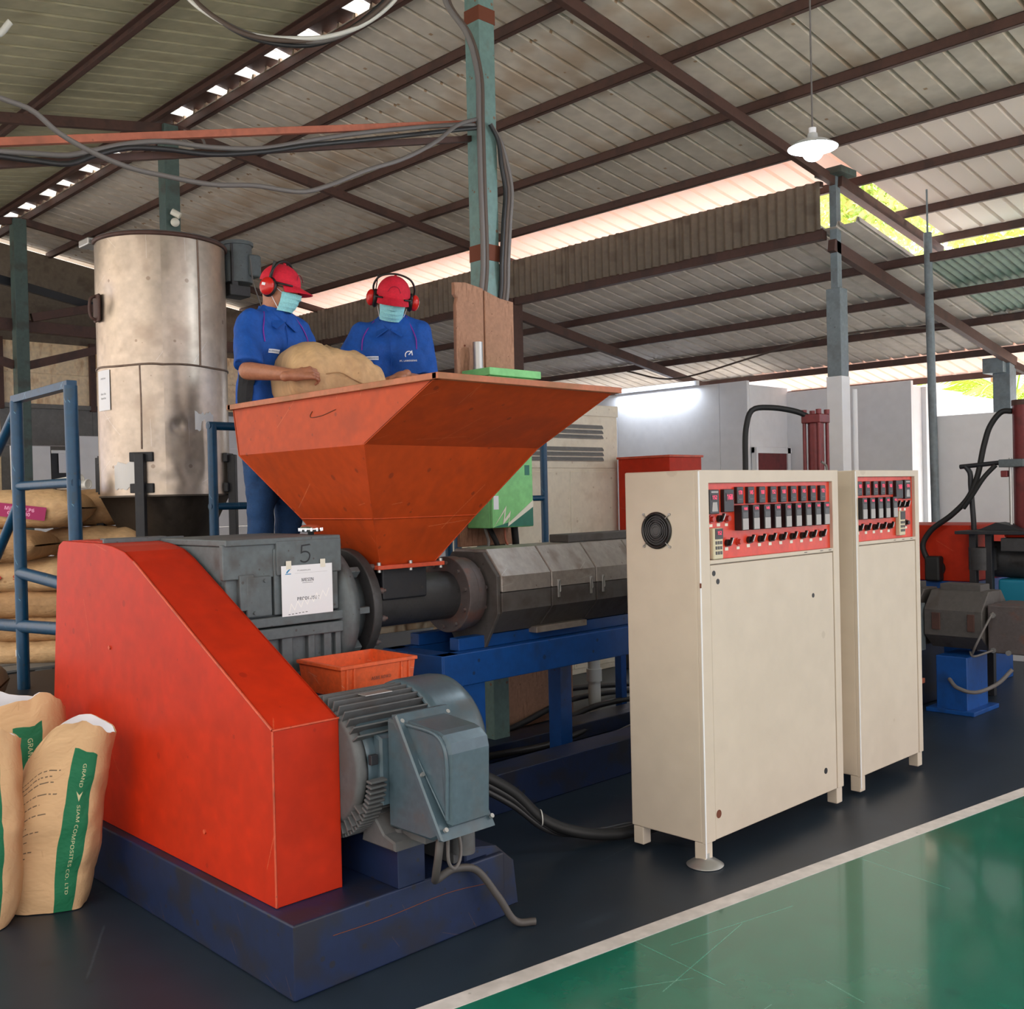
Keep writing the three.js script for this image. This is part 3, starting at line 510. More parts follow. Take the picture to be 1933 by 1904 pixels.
// ---------- hopper ----------
{
  const t = thing('feed_hopper', 'big copper orange sheet metal hopper over the extruder barrel', 'hopper', [3.05, 1.27, -4.03]);
  const yr = 2.06, yc = 1.825, ys = 1.51, yt = 1.29, k = 0.006;
  const R = [2.538, 3.577, -4.576, -3.023], Cc = [2.538, 3.562, -4.53, -3.5], S = [2.745, 3.36, -4.31, -3.735], T = [2.885, 3.215, -4.2, -3.88];
  const q = (b, y) => [[b[0], y, b[3]], [b[1], y, b[3]], [b[1], y, b[2]], [b[0], y, b[2]]];   // near-left, near-right, far-right, far-left
  const ring = (a, b) => [0, 1, 2, 3].map((i) => plate(b[i], b[(i + 1) % 4], a[(i + 1) % 4], a[i], k));
  const rim = q(R, yr), cr = q(Cc, yc), se = q(S, ys), th = q(T, yt);
  ['upper_panel', 'upper_panel', 'upper_panel', 'upper_panel'].forEach((n, i) => part(t, n, ring(rim, cr)[i], M.hopper));
  [0, 1, 2, 3].forEach((i) => part(t, 'funnel_panel', ring(cr, se)[i], M.hopper));
  [0, 1, 2, 3].forEach((i) => part(t, 'spout_panel', ring(se, th)[i], M.hopper));
  part(t, 'rim', [bx(R[0] - 0.02, yr - 0.012, R[2] - 0.02, R[0] + 0.008, yr + 0.014, R[3] + 0.02, 0.003), bx(R[1] - 0.008, yr - 0.012, R[2] - 0.02, R[1] + 0.02, yr + 0.014, R[3] + 0.02, 0.003), bx(R[0] - 0.02, yr - 0.012, R[3] - 0.008, R[1] + 0.02, yr + 0.014, R[3] + 0.028, 0.003), bx(R[0] - 0.02, yr - 0.012, R[2] - 0.028, R[1] + 0.02, yr + 0.014, R[2] + 0.008, 0.003)], M.hopperRim);
  const seam = (a, b, r = 0.004) => tube([a, b], r, 4, 6);
  part(t, 'weld_seam', [0, 1, 2, 3].flatMap((i) => [seam(se[i], se[(i + 1) % 4]), seam(cr[i], se[i], 0.003), seam(se[i], th[i], 0.003), seam(rim[i], cr[i], 0.003)]), M.hopper);
  part(t, 'outlet_flange', [bx(T[0] - 0.035, yt - 0.02, T[2] - 0.03, T[1] + 0.035, yt, T[3] + 0.035, 0.003)], M.orangeFlange);
  for (const [x, z] of [[T[0] - 0.02, T[3] + 0.02], [T[1] + 0.02, T[3] + 0.02], [3.05, T[3] + 0.02], [T[0] - 0.02, -4.04]]) part(t, 'bolt', rod([x, yt - 0.032, z], [x, yt + 0.014, z], 0.01, 6), M.zinc);
  part(t, 'handle_mark', tube([[2.5365, 1.99, -3.88], [2.5365, 1.968, -3.9], [2.5365, 1.965, -3.82], [2.5365, 1.985, -3.7]], 0.002, 20, 5), M.rust);
}
// ---------- barrel ----------
{
  const Y = 1.1, Z = -4.05, t = thing('extruder_barrel', 'dark steel extruder barrel with faceted heater covers under the hopper', 'extruder', [4.0, 0.8, Z]);
  part(t, 'feed_throat', [bx(2.92, Y + 0.02, Z - 0.14, 3.19, 1.272, Z + 0.14, 0.01)], M.blackSteel);
  part(t, 'feed_pipe', latheX([[0, 0], [0.15, 0], [0.15, 0.02], [0.122, 0.03], [0.122, 0.6], [0, 0.6]], 2.83, Y, Z, 48), M.ironDark);
  part(t, 'pipe_flange', latheX([[0.1, 0], [0.19, 0], [0.195, 0.006], [0.195, 0.06], [0.19, 0.066], [0.1, 0.066]], 3.42, Y, Z, 48), M.cast);
  part(t, 'pipe_flange', latheX([[0.1, 0], [0.18, 0], [0.185, 0.006], [0.185, 0.05], [0.15, 0.06], [0.14, 0.12], [0.1, 0.12]], 3.49, Y, Z, 48), M.cast);
  for (let i = 0; i < 10; i++) { const a = i / 10 * Math.PI * 2 + 0.1; part(t, 'bolt', rod([3.405, Y + 0.165 * Math.cos(a), Z + 0.165 * Math.sin(a)], [3.56, Y + 0.165 * Math.cos(a), Z + 0.165 * Math.sin(a)], 0.011, 6), M.cast); }
  part(t, 'barrel_core', rod([3.5, Y, Z], [6.8, Y, Z], 0.1, 32), M.ironDark);
  // heater covers: eight-sided casings hinged over the barrel, [z, y] outline about the axis
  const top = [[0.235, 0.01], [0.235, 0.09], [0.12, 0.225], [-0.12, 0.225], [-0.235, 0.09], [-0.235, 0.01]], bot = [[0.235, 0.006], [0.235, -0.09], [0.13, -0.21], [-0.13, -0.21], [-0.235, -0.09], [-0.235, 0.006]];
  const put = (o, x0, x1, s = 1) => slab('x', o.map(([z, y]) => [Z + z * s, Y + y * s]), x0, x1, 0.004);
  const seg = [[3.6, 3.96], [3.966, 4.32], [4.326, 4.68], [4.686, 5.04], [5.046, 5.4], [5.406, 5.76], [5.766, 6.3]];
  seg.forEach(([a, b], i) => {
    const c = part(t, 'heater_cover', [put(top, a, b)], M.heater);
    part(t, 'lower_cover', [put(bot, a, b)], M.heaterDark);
    if (i > 0) for (const x of [a + 0.05, b - 0.045]) part(c, 'latch', [bx(x - 0.008, Y - 0.05, Z + 0.233, x + 0.008, Y + 0.045, Z + 0.242, 0.002), tube([[x - 0.007, Y + 0.03, Z + 0.243], [x, Y + 0.045, Z + 0.25], [x + 0.007, Y + 0.03, Z + 0.243], [x + 0.006, Y - 0.02, Z + 0.245], [x - 0.006, Y - 0.02, Z + 0.245]], 0.002, 20, 5, true)], M.zinc);
  });
  part(t, 'end_plate', slab('x', [[0.225, 0.0], [0.225, 0.09], [0.12, 0.21], [-0.12, 0.21], [-0.225, 0.09], [-0.225, -0.09], [-0.1, -0.28], [0.12, -0.28], [0.225, -0.1]].map(([z, y]) => [Z + z, Y + y]), 3.575, 3.598, 0.003), M.heaterDark);
  part(t, 'support_saddle', [bx(3.9, Y - 0.235, Z - 0.12, 4.3, Y - 0.2, Z + 0.18, 0.004)], M.heater);
  part(t, 'cable_tray', [bx(4.3, Y + 0.226, Z - 0.1, 6.2, Y + 0.27, Z + 0.05, 0.004)], M.heaterDark);
}
// ---------- blue frame ----------
{
  const t = thing('barrel_stand', 'blue steel stand of channel beams and legs under the barrel', 'stand', [4.6, 0, -4.1]);
  const zn = -3.86, zf = -4.34, x0 = 3.24, x1 = 7.0;
  part(t, 'front_beam', bx(x0, 0.66, zn - 0.08, x1, 0.822, zn, 0.005), M.frameBlue);
  part(t, 'rear_beam', bx(x0, 0.66, zf, x1, 0.822, zf + 0.08, 0.005), M.frameBlue);
  part(t, 'cross_beam', bx(x0 - 0.01, 0.64, zf, x0 + 0.11, 0.822, zn - 0.002, 0.005), M.frameBlue);
  part(t, 'rail', bx(3.4, 0.822, zn - 0.14, x1, 0.885, zn - 0.07, 0.004), M.frameBlue);
  part(t, 'rail', bx(3.4, 0.822, zf + 0.02, x1, 0.885, zf + 0.09, 0.004), M.frameBlue);
  for (const [x, z] of [[3.26, zn - 0.2], [4.46, zf], [5.8, zn - 0.1], [5.8, zf], [6.8, zn - 0.1]]) part(t, 'leg', bx(x, 0, z, x + (x < 3.3 ? 0.26 : 0.1), 0.66, z + (x < 3.3 ? 0.19 : 0.1), 0.004), M.frameBlue);
  part(t, 'skid_beam', bx(2.78, 0, -3.98, x1, 0.2, -3.79, 0.006), M.baseBlue);
  part(t, 'skid_beam', bx(2.9, 0, -4.75, x1, 0.1, -4.55, 0.006), M.baseBlue);
  part(t, 'support_post', [bx(3.66, 0.82, -4.15, 3.74, 0.9, -3.95, 0.004)], M.frameBlue);
}

// ---------- control cabinets ----------
const ledTex = ['152', '168', '170', '145', '160'].map((s, i) => canvasTex(64, 32, (c, w, h) => { c.fillStyle = '#160204'; c.fillRect(0, 0, w, h); c.fillStyle = '#ff2656'; c.font = 'bold 28px monospace'; c.fillText(s, 7, 26); }));
const ledMat = ledTex.map((t) => new THREE.MeshStandardMaterial({ color: 0x0a0203, emissive: 0xffffff, emissiveMap: t, emissiveIntensity: 3.2, roughness: 0.4 }));
let ledNo = 0;
function led(parent, x, y, z, w, h) { const g = new THREE.PlaneGeometry(w, h).translate(x, y, z); part(parent, 'led_display', g, ledMat[ledNo++ % 5], 'red lit digits', false); }
const dark = flat(0x1d1a1c, 0.35), grey = flat(0xa7a3a2, 0.4), dkGrey = flat(0x4a4a4c, 0.4);
function cabinet(t, x0, x1, zf, zb, yb, yt, panel, fan) {
  const d = zf - zb, s = 0.02;
  part(t, 'carcass', [bx(x0, yb, zb, x1, yt, zf - s, 0.006)], M.cream);
  part(t, 'front_frame', [slab('z', [[x0, yb], [panel.x0, yb], [panel.x0, panel.y1], [panel.x1, panel.y1], [panel.x1, yb], [x1, yb], [x1, yt], [x0, yt]], zf - s - 0.001, zf, 0.002)], M.cream);
  const door = part(t, 'door', bx(panel.x0 + 0.004, yb, zf - s, panel.x1 - 0.004, panel.y0 - 0.022, zf - 0.003, 0.004), M.cream);
  part(t, 'rail', bx(panel.x0, panel.y0 - 0.018, zf - s, panel.x1, panel.y0, zf, 0.003), M.cream);
  part(t, 'edge_trim', bx(x0 - 0.001, yb - 0.06, zf - 0.004, x0 + 0.005, yt - 0.005, zf + 0.001, 0.001), M.white);
  const pn = part(t, 'instrument_panel', bx(panel.x0, panel.y0, zf - s - 0.004, panel.x1, panel.y1, zf - s + 0.002, 0.001), M.panelRed);
  for (const [x, z] of [[x0 + 0.03, zf - 0.035], [x1 - 0.03, zf - 0.035], [x0 + 0.03, zb + 0.035], [x1 - 0.03, zb + 0.035]]) part(t, 'leg', [bc(x, yb / 2 + 0.01, z, 0.055, yb - 0.02, 0.055, 0.004)], M.cream);
  return { door, pn };
}
function meter(t, x, y, z, w, h) { const m = part(t, 'meter', [bc(x, y, z + 0.008, w, h, 0.018, 0.003)], dark); led(m, x, y + h * 0.16, z + 0.0175, w * 0.76, h * 0.36); part(m, 'label_strip', bc(x, y - h * 0.24, z + 0.0175, w * 0.62, h * 0.08, 0.001, 0), dkGrey); }
function controller(t, x, y, z) { const m = part(t, 'temperature_controller', [bc(x, y, z + 0.02, 0.052, 0.112, 0.042, 0.003)], dark); part(m, 'lower_cover', bc(x, y - 0.028, z + 0.0415, 0.044, 0.05, 0.003, 0.001), grey); led(m, x + 0.002, y + 0.04, z + 0.0417, 0.038, 0.018); part(m, 'key_field', bc(x, y + 0.012, z + 0.0415, 0.04, 0.024, 0.001, 0), dkGrey); }
function selector(t, x, y, z) { const m = part(t, 'selector_switch', [rod([x, y, z], [x, y, z + 0.014], 0.016, 20), bc(0, 0, 0, 0.009, 0.04, 0.014, 0.003).rotateZ(-0.55).translate(x + 0.004, y + 0.006, z + 0.021)], M.knobBlack); part(m, 'pointer', bc(0, 0, 0, 0.003, 0.03, 0.001, 0).rotateZ(-0.55).translate(x + 0.007, y + 0.008, z + 0.0285), M.paper); part(m, 'tag', bc(x - 0.002, y - 0.026, z + 0.001, 0.024, 0.014, 0.002, 0), M.tape); }
function button(t, x, y, z, m) { const b = part(t, 'push_button', [rod([x, y, z], [x, y, z + 0.006], 0.017, 20), rod([x, y, z + 0.006], [x, y, z + 0.02], 0.012, 20)], m); part(b, 'tag', bc(x, y - 0.028, z + 0.001, 0.022, 0.012, 0.002, 0), M.tape); }
function ammeter(t, x, y, z, w = 0.07, h = 0.105) { const m = part(t, 'panel_meter', bc(x, y, z + 0.01, w, h, 0.022, 0.003), dark); part(m, 'dial_plate', [slab('z', [[x - w * 0.3, y - h * 0.4], [x + w * 0.3, y - h * 0.4], [x + w * 0.22, y - h * 0.02], [x - w * 0.22, y - h * 0.02]], z + 0.02, z + 0.0225, 0), bc(x, y + h * 0.4, z + 0.0215, w * 0.7, h * 0.07, 0.002, 0)], grey); led(m, x, y + h * 0.18, z + 0.0222, w * 0.66, h * 0.24); }
function keypad(t, x, y, z, lit = true) {
  const m = part(t, 'drive_keypad', bc(x, y, z + 0.012, 0.072, 0.135, 0.026, 0.006), M.creamPlastic);
  part(m, 'screen_bezel', bc(x + 0.004, y + 0.042, z + 0.0255, 0.058, 0.045, 0.003, 0.001), dark); if (lit) led(m, x + 0.006, y + 0.046, z + 0.0275, 0.04, 0.024);
  for (let r = 0; r < 3; r++) for (let c = 0; c < 3; c++) part(m, 'key', bc(x - 0.018 + c * 0.018, y + 0.004 - r * 0.022, z + 0.026, 0.011, 0.014, 0.004, 0.001), dkGrey);
}
{
  const zf = -2.595, zp = -2.613, t = thing('control_cabinet', 'wide cream control cabinet with a round fan in its side and a long red panel', 'control cabinet', [4.19, 0, -2.8]);
  const { door } = cabinet(t, 3.606, 4.785, zf, -3.0, 0.1, 1.69, { x0: 3.678, x1: 4.728, y0: 1.303, y1: 1.634 });
  part(t, 'leveling_foot', lathe([[0, 0], [0.075, 0], [0.08, 0.006], [0.05, 0.026], [0.02, 0.034], [0.02, 0.055], [0, 0.055]], 28).translate(3.63, 0, -2.62), M.zinc);
  ammeter(t, 3.716, 1.553, zp); part(t, 'panel_meter', bc(3.826, 1.556, zp + 0.01, 0.075, 0.1, 0.022, 0.003), dark); led(t, 3.83, 1.572, zp + 0.0222, 0.056, 0.036);
  [3.919, 4.007, 4.098, 4.192, 4.279, 4.368, 4.459, 4.548, 4.639].forEach((x) => meter(t, x, 1.578, zp, 0.05, 0.075));
  [3.919, 4.008, 4.099, 4.188, 4.28, 4.369, 4.46, 4.549, 4.632].forEach((x) => controller(t, x, 1.478, zp));
  [3.999, 4.09, 4.179, 4.27, 4.364, 4.456, 4.544, 4.636].forEach((x) => selector(t, x, 1.376, zp));
  button(t, 3.712, 1.478, zp, flat(0xb03028, 0.4)); selector(t, 3.77, 1.478, zp); button(t, 3.828, 1.478, zp, flat(0xa02a24, 0.4));
  keypad(t, 3.733, 1.372, zp); selector(t, 3.828, 1.37, zp); button(t, 3.915, 1.372, zp, flat(0xc03a2c, 0.4));
  for (const [x, y, r, m] of [[3.706, 1.245, 0.012, M.black], [3.735, 1.208, 0.012, M.black], [4.528, 1.082, 0.011, M.black], [3.707, 0.207, 0.018, M.rust], [4.615, 0.21, 0.015, M.black]]) part(door, 'screw_hole', rod([x, y, zf - 0.006], [x, y, zf - 0.0015], r, 16), m);
  for (const x of [4.45, 4.6, 4.68]) part(t, 'slot', bx(x, 1.293, zf - 0.001, x + 0.025, 1.296, zf + 0.0008, 0), M.black);
  // fan in the left side
  const cx = 3.606, cy = 1.432, cz = -2.822;
  const f = part(t, 'fan', [new THREE.TorusGeometry(0.074, 0.008, 8, 48).rotateY(Math.PI / 2).translate(cx - 0.004, cy, cz), rod([cx + 0.001, cy, cz], [cx - 0.003, cy, cz], 0.074, 40)], M.knobBlack);
  for (const r of [0.03, 0.04, 0.05, 0.06]) part(f, 'guard_ring', new THREE.TorusGeometry(r, 0.0022, 6, 40).rotateY(Math.PI / 2).translate(cx - 0.008, cy, cz), dkGrey);
  part(f, 'hub', [rod([cx, cy, cz], [cx - 0.01, cy, cz], 0.026, 32), new THREE.TorusGeometry(0.018, 0.002, 6, 32).rotateY(Math.PI / 2).translate(cx - 0.011, cy, cz)], dkGrey);
  for (let i = 0; i < 5; i++) { const a = i * 1.2566; part(f, 'blade', slab('x', [[-0.012, 0.024], [0.02, 0.026], [0.03, 0.066], [-0.006, 0.068]], -0.004, -0.001, 0).rotateX(a).translate(cx - 0.001, cy, cz), dark); }
  for (let i = 0; i < 4; i++) { const a = Math.PI / 4 + i * Math.PI / 2; const p = [cx - 0.003, cy + 0.1 * Math.sin(a), cz + 0.1 * Math.cos(a)], q = [cx - 0.006, cy + 0.072 * Math.sin(a), cz + 0.072 * Math.cos(a)]; part(f, 'bracket', [bar(q, p, 0.012, 0.003, 0.001), rod([cx + 0.001, p[1], p[2]], [cx - 0.007, p[1], p[2]], 0.006, 8)], M.zinc); }
  part(t, 'hinge_pin', [rod([3.602, 1.19, zf + 0.002], [3.602, 1.21, zf + 0.002], 0.004, 8)], M.rust);
}
{
  const zf = -2.605, zp = -2.623, t = thing('control_cabinet', 'narrow cream control cabinet with a short red panel, the farther of the two', 'control cabinet', [5.34, 0, -2.8]);
  cabinet(t, 4.985, 5.715, zf, -3.0, 0.1, 1.69, { x0: 5.01, x1: 5.668, y0: 1.318, y1: 1.656 });
  [5.027, 5.113, 5.201, 5.284, 5.37].forEach((x) => { meter(t, x + 0.01, 1.595, zp, 0.05, 0.075); controller(t, x + 0.012, 1.49, zp); selector(t, x + 0.008, 1.388, zp); });
  part(t, 'panel_meter', bc(5.478, 1.585, zp + 0.01, 0.08, 0.1, 0.022, 0.003), dark); led(t, 5.482, 1.6, zp + 0.0222, 0.056, 0.036); ammeter(t, 5.576, 1.585, zp);
  selector(t, 5.46, 1.5, zp); selector(t, 5.52, 1.5, zp); selector(t, 5.575, 1.5, zp); keypad(t, 5.495, 1.4, zp, false); button(t, 5.585, 1.4, zp, dark);
  part(t, 'wire_stub', tube([[4.96, 1.69, -2.75], [4.95, 1.72, -2.75], [4.92, 1.74, -2.76]], 0.006, 12, 6), M.cableGrey);
  part(t, 'back_post', bx(5.73, 0.02, -2.98, 5.75, 0.8, -2.96, 0.002), M.zinc);
  for (const x of [5.4, 5.5, 5.6]) part(t, 'slot', bx(x, 1.308, zf - 0.001, x + 0.025, 1.311, zf + 0.0008, 0), M.black);
}
solo('filler_strip', 'narrow cream strip closing the gap between the two control cabinets', 'panel', bx(4.79, 0.12, -2.98, 4.98, 1.66, -2.72, 0.004), M.cream, [4.88, 0.12, -2.85]);

// ---------- planks and green box on the post ----------
{
  const t = thing('plank', 'wide rough brown plank on the left face of the pale green post', 'plank', [4.2, 1.3, -4.62]);
  part(t, 'board', slab('z', [[4.03, 1.3], [4.255, 1.3], [4.262, 2.86], [4.12, 2.88], [4.03, 2.87], [4.03, 2.8], [4.05, 2.78], [4.04, 2.74]], -4.652, -4.622, 0.004), M.plank);
  part(t, 'nail', [rod([4.1, 2.5, -4.63], [4.1, 2.5, -4.618], 0.006, 8), rod([4.2, 2.2, -4.63], [4.2, 2.2, -4.618], 0.006, 8)], M.rust);
}
solo('plank', 'rough brown plank with a dark knot on the right face of the pale green post', 'plank', slab('z', [[4.268, 1.3], [4.508, 1.3], [4.512, 2.805], [4.4, 2.815], [4.268, 2.85]], -4.65, -4.618, 0.004), M.plank, [4.39, 1.3, -4.63]);
{
  const t = thing('control_box', 'light green steel control box with a hooded lid under the plank board', 'control box', [4.26, 1.4, -4.5]);
  const x0 = 4.085, x1 = 4.43, z1 = -4.4, z0 = -4.615;
  part(t, 'case', bx(x0, 1.41, z0, x1, 2.3, z1 - 0.02, 0.006), M.boxGreen);
  part(t, 'door', [bx(x0 + 0.004, 1.412, z1 - 0.02, x1 - 0.004, 2.27, z1, 0.004)], M.boxGreen);
  part(t, 'hood', [bx(x0 - 0.02, 2.3, z0, x1 + 0.06, 2.345, z1 + 0.03, 0.004), bx(x0 - 0.005, 2.27, z0, x1 + 0.02, 2.3, z1 + 0.005, 0.004)], M.boxGreen);
  part(t, 'door_frame', [bx(x0 + 0.06, 2.2, z1 - 0.004, x1 - 0.03, 2.235, z1 + 0.006, 0.003), bx(x0 + 0.06, 1.72, z1 - 0.004, x0 + 0.08, 2.2, z1 + 0.006, 0.003)], M.boxGreen);
  part(t, 'lower_panel', slab('z', [[x0 + 0.02, 1.416], [x1 - 0.006, 1.416], [x1 - 0.006, 1.56], [x0 + 0.2, 1.43]], z1, z1 + 0.0015, 0), M.boxTeal);
  part(t, 'teal_field', slab('z', [[x0 + 0.01, 1.416], [x1 - 0.006, 1.416], [x1 - 0.006, 1.55], [x0 + 0.17, 1.45]], z1, z1 + 0.001, 0), M.boxTeal);
  part(t, 'zigzag_stripe', slab('z', [[x0 + 0.01, 1.416], [x0 + 0.115, 1.54], [x0 + 0.1, 1.46], [x0 + 0.15, 1.51], [x0 + 0.135, 1.44], [x1 - 0.006, 1.57], [x1 - 0.006, 1.53], [x0 + 0.125, 1.418], [x0 + 0.14, 1.475], [x0 + 0.085, 1.43], [x0 + 0.1, 1.51]], z1 + 0.001, z1 + 0.003, 0), M.tape);
  for (const y of [1.75, 1.86]) part(t, 'hinge', bx(x0 + 0.11, y, z1, x0 + 0.14, y + 0.03, z1 + 0.01, 0.002), M.black);
  part(t, 'lock', [rod([x0 + 0.19, 1.8, z1], [x0 + 0.19, 1.8, z1 + 0.006], 0.012, 12), bx(x0 + 0.225, 1.785, z1, x0 + 0.24, 1.83, z1 + 0.006, 0.001)], M.black);
  part(t, 'label_sticker', bx(x0 + 0.015, 1.52, z1, x0 + 0.055, 1.6, z1 + 0.001, 0), M.paper);
  part(t, 'side_box', bx(x0 - 0.03, 1.6, -4.58, x0 + 0.002, 1.72, -4.46, 0.006), M.boxGreen);
  part(t, 'lower_sticker', bx(x1 - 0.07, 1.72, z1, x1 - 0.03, 1.78, z1 + 0.001, 0), M.boxTeal);
}
solo('conduit', 'short grey metal conduit stub above the green box', 'pipe', [lathe([[0.028, 0], [0.032, 0], [0.032, 0.02], [0.03, 0.026], [0.03, 0.17], [0.026, 0.17], [0.026, 0.02]], 24).translate(4.14, 2.345, -4.55)], M.zinc, [4.14, 2.345, -4.55]);
[['thick black', 0.016, M.rubber, [[4.2, 1.41, -4.55], [4.22, 1.3, -4.5], [4.3, 1.15, -4.55], [4.4, 1.0, -4.6]]], ['grey looped', 0.009, M.cableGrey, [[4.12, 1.41, -4.5], [4.1, 1.32, -4.45], [4.02, 1.28, -4.42], [3.94, 1.3, -4.45], [3.9, 1.24, -4.55], [3.92, 1.0, -4.6]]], ['orange', 0.007, M.tieOrange, [[4.26, 1.41, -4.48], [4.25, 1.33, -4.46], [4.29, 1.27, -4.46], [4.34, 1.2, -4.5], [4.36, 1.0, -4.55]]], ['bundled black', 0.022, M.rubber, [[4.38, 1.41, -4.52], [4.39, 1.3, -4.52], [4.42, 1.1, -4.55], [4.44, 0.9, -4.58]]]].forEach(([w, r, m, p]) => solo('box_cable', `${w} cable hanging from the bottom of the green box`, 'cable', tube(p, r, 30, 8), m, p[0]));

// ---------- raised deck, rails, sacks ----------
{
  const t = thing('work_deck', 'raised steel working deck behind the hopper where the workers stand', 'platform', [3.9, 0, -5.15]);
  part(t, 'deck_plate', [bx(2.1, 1.12, -5.65, 4.2, 1.15, -4.66, 0.004)], M.blackSteel); part(t, 'deck_plate', bx(4.2, 1.12, -5.65, 5.85, 1.15, -4.84, 0.004), M.blackSteel);
  part(t, 'edge_beam', [bx(2.1, 1.04, -4.7, 4.2, 1.12, -4.66, 0.004), bx(2.1, 1.04, -5.65, 5.85, 1.12, -5.61, 0.004)], M.frameBlue);
  for (const [x, z] of [[2.75, -5.4], [2.15, -5.6], [3.6, -5.6], [5.8, -4.9], [5.8, -5.6]]) part(t, 'leg', bc(x, 0.56, z, 0.06, 1.12, 0.06, 0.004), M.frameBlue);
}
{
  const z = -5.6, y1 = 2.05, y2 = 1.575, t = thing('guard_rail', 'blue pipe guard rail along the back of the working deck', 'railing', [4.3, 1.15, z]);
  part(t, 'top_rail', rod([2.94, y1, z], [5.76, y1, z], 0.025, 14), M.railBlue); part(t, 'middle_rail', rod([2.94, y2, z], [5.76, y2, z], 0.022, 14), M.railBlue);
  for (const x of [2.965, 4.86, 5.76]) part(t, 'post', rod([x, 1.15, z], [x, y1 + 0.01, z], 0.028, 16), M.railBlue);
  part(t, 'post', rod([4.52, 1.15, -5.3], [4.52, 1.6, -5.3], 0.026, 14), M.railBlue);
}
{
  const x = 1.95, t = thing('stair_rail', 'blue pipe frame at the head of the stairs, left of the tank', 'railing', [x, 0.6, -5.75]);
  const zl = -5.83, zr = -5.08;
  part(t, 'post', rod([x, 0.62, zl], [x, 2.165, zl], 0.032, 16), M.railBlue); part(t, 'post', rod([x, 0.62, zr + 0.04], [x, 2.18, zr], 0.032, 16), M.railBlue);
  part(t, 'top_rail', bar([x, 2.175, zl - 0.02], [x, 2.185, zr + 0.02], 0.05, 0.04), M.railBlue);
  part(t, 'rung', rod([x, 1.71, zl], [x, 1.71, zr + 0.04], 0.024, 14), M.railBlue);
  part(t, 'rung', rod([x, 1.245, zl], [x, 1.2, zr + 0.05], 0.032, 14), M.railBlue);
  part(t, 'rung', rod([x, 0.94, zl - 0.35], [x, 0.99, zr - 0.1], 0.034, 14), M.railBlue);
  part(t, 'stair_handrail', rod([x, 2.12, zl], [x, 1.6, zl - 0.8], 0.026, 14), M.railBlue); part(t, 'stair_handrail', rod([x, 1.62, zl], [x, 1.15, zl - 0.6], 0.026, 14), M.railBlue);
}
{
  const t = thing('stair_landing', 'low dark steel landing below the blue stair frame', 'platform', [1.9, 0, -5.75]);
  part(t, 'tread_plate', bx(1.55, 0.58, -6.4, 2.4, 0.62, -5.0, 0.004), M.blackSteel);
  part(t, 'kerb', bx(1.55, 0.5, -5.04, 2.4, 0.58, -5.0, 0.004), M.frameBlue);
  for (const [a, b] of [[1.6, -5.36], [2.35, -5.36], [1.6, -6.35], [2.35, -6.35]]) part(t, 'leg', bc(a, 0.29, b, 0.06, 0.58, 0.06, 0.004), M.frameBlue);
}
{
  const t = thing('pallet', 'grey wooden pallets stacked under the sacks left of the tank', 'pallet', [2.45, 0, -7.2]);
  for (let k = 0; k < 4; k++) { for (let i = 0; i < 5; i++) part(t, 'slat', bx(1.9, 0.14 + k * 0.155, -7.75 + i * 0.25, 2.72, 0.155 + k * 0.155, -7.55 + i * 0.25, 0.003), M.greyBoard); for (let i = 0; i < 3; i++) part(t, 'block', bx(1.9 + i * 0.36, k * 0.155, -7.75, 2.0 + i * 0.36, 0.14 + k * 0.155, -6.55, 0.003), M.greyBoard); }
}
// a filled paper sack lying flat: length along local x
function sackGeo(L, W, T, seed, fold = 0.03) {
  const r = rng(seed), nu = 36, nv = 28, pos = [], uv = [], idx = [], s1 = r() * 50, s2 = r() * 50;
  for (let i = 0; i <= nu; i++) for (let j = 0; j <= nv; j++) {
    const u = i / nu * 2 - 1, a = j / nv * Math.PI * 2, e = Math.pow(1 - Math.pow(Math.abs(u), 5), 0.5), c = Math.cos(a), s = Math.sin(a);
    const w = W / 2 * (0.9 + 0.1 * e) * Math.sign(c) * Math.pow(Math.abs(c), 0.6), h = (T / 2 * e + 0.006) * Math.sign(s) * Math.pow(Math.abs(s) < 1e-9 ? 0 : Math.abs(s), 0.75);
    const x = u * L / 2, n = (n3(x * 9 + s1, w * 9 + s2, 3 + h * 6) - 0.5) * fold + (n3(x * 28 + s1, w * 28, 9 + h * 18) - 0.5) * fold * 0.35;
    pos.push(x * (1 - Math.abs(n) * 0.3), h + n * e * (0.7 + 0.3 * s), w + n * 0.6); uv.push(u * 0.5 * L, a / 6.283 * (W + T) * 2);
  }
  for (let i = 0; i < nu; i++) for (let j = 0; j < nv; j++) { const a = i * (nv + 1) + j, b = a + nv + 1; idx.push(a, a + 1, b, b, a + 1, b + 1); }
  const g = new THREE.BufferGeometry(); g.setAttribute('position', new THREE.Float32BufferAttribute(pos, 3)); g.setAttribute('uv', new THREE.Float32BufferAttribute(uv, 2)); g.setIndex(idx); g.computeVertexNormals();
  return g;
}
function lyingSack(label, x, y, z, turn, seed, m, extra, L = 0.72, T = 0.2, W = 0.42) {
  const t = thing('paper_sack', label, 'sack', [x, y, z], 'sacks stacked left of the tank', turn);
  part(t, 'body', sackGeo(L, W, T, seed).translate(0, T / 2 - 0.008, 0), m, undefined, false);
  if (extra) extra(t, T, W, L);
  return t;
}
const word = (txt, fg, bg, w, h, px) => new THREE.MeshStandardMaterial({ map: canvasTex(w, h, (c) => { if (bg) { c.fillStyle = bg; c.fillRect(0, 0, w, h); } else c.clearRect(0, 0, w, h); c.fillStyle = fg; c.font = `bold ${px}px sans-serif`; c.textAlign = 'center'; txt.forEach((s, i) => c.fillText(s, w / 2, h / (txt.length + 1) * (i + 1) + px * 0.35)); }), transparent: !bg, roughness: 0.7 });
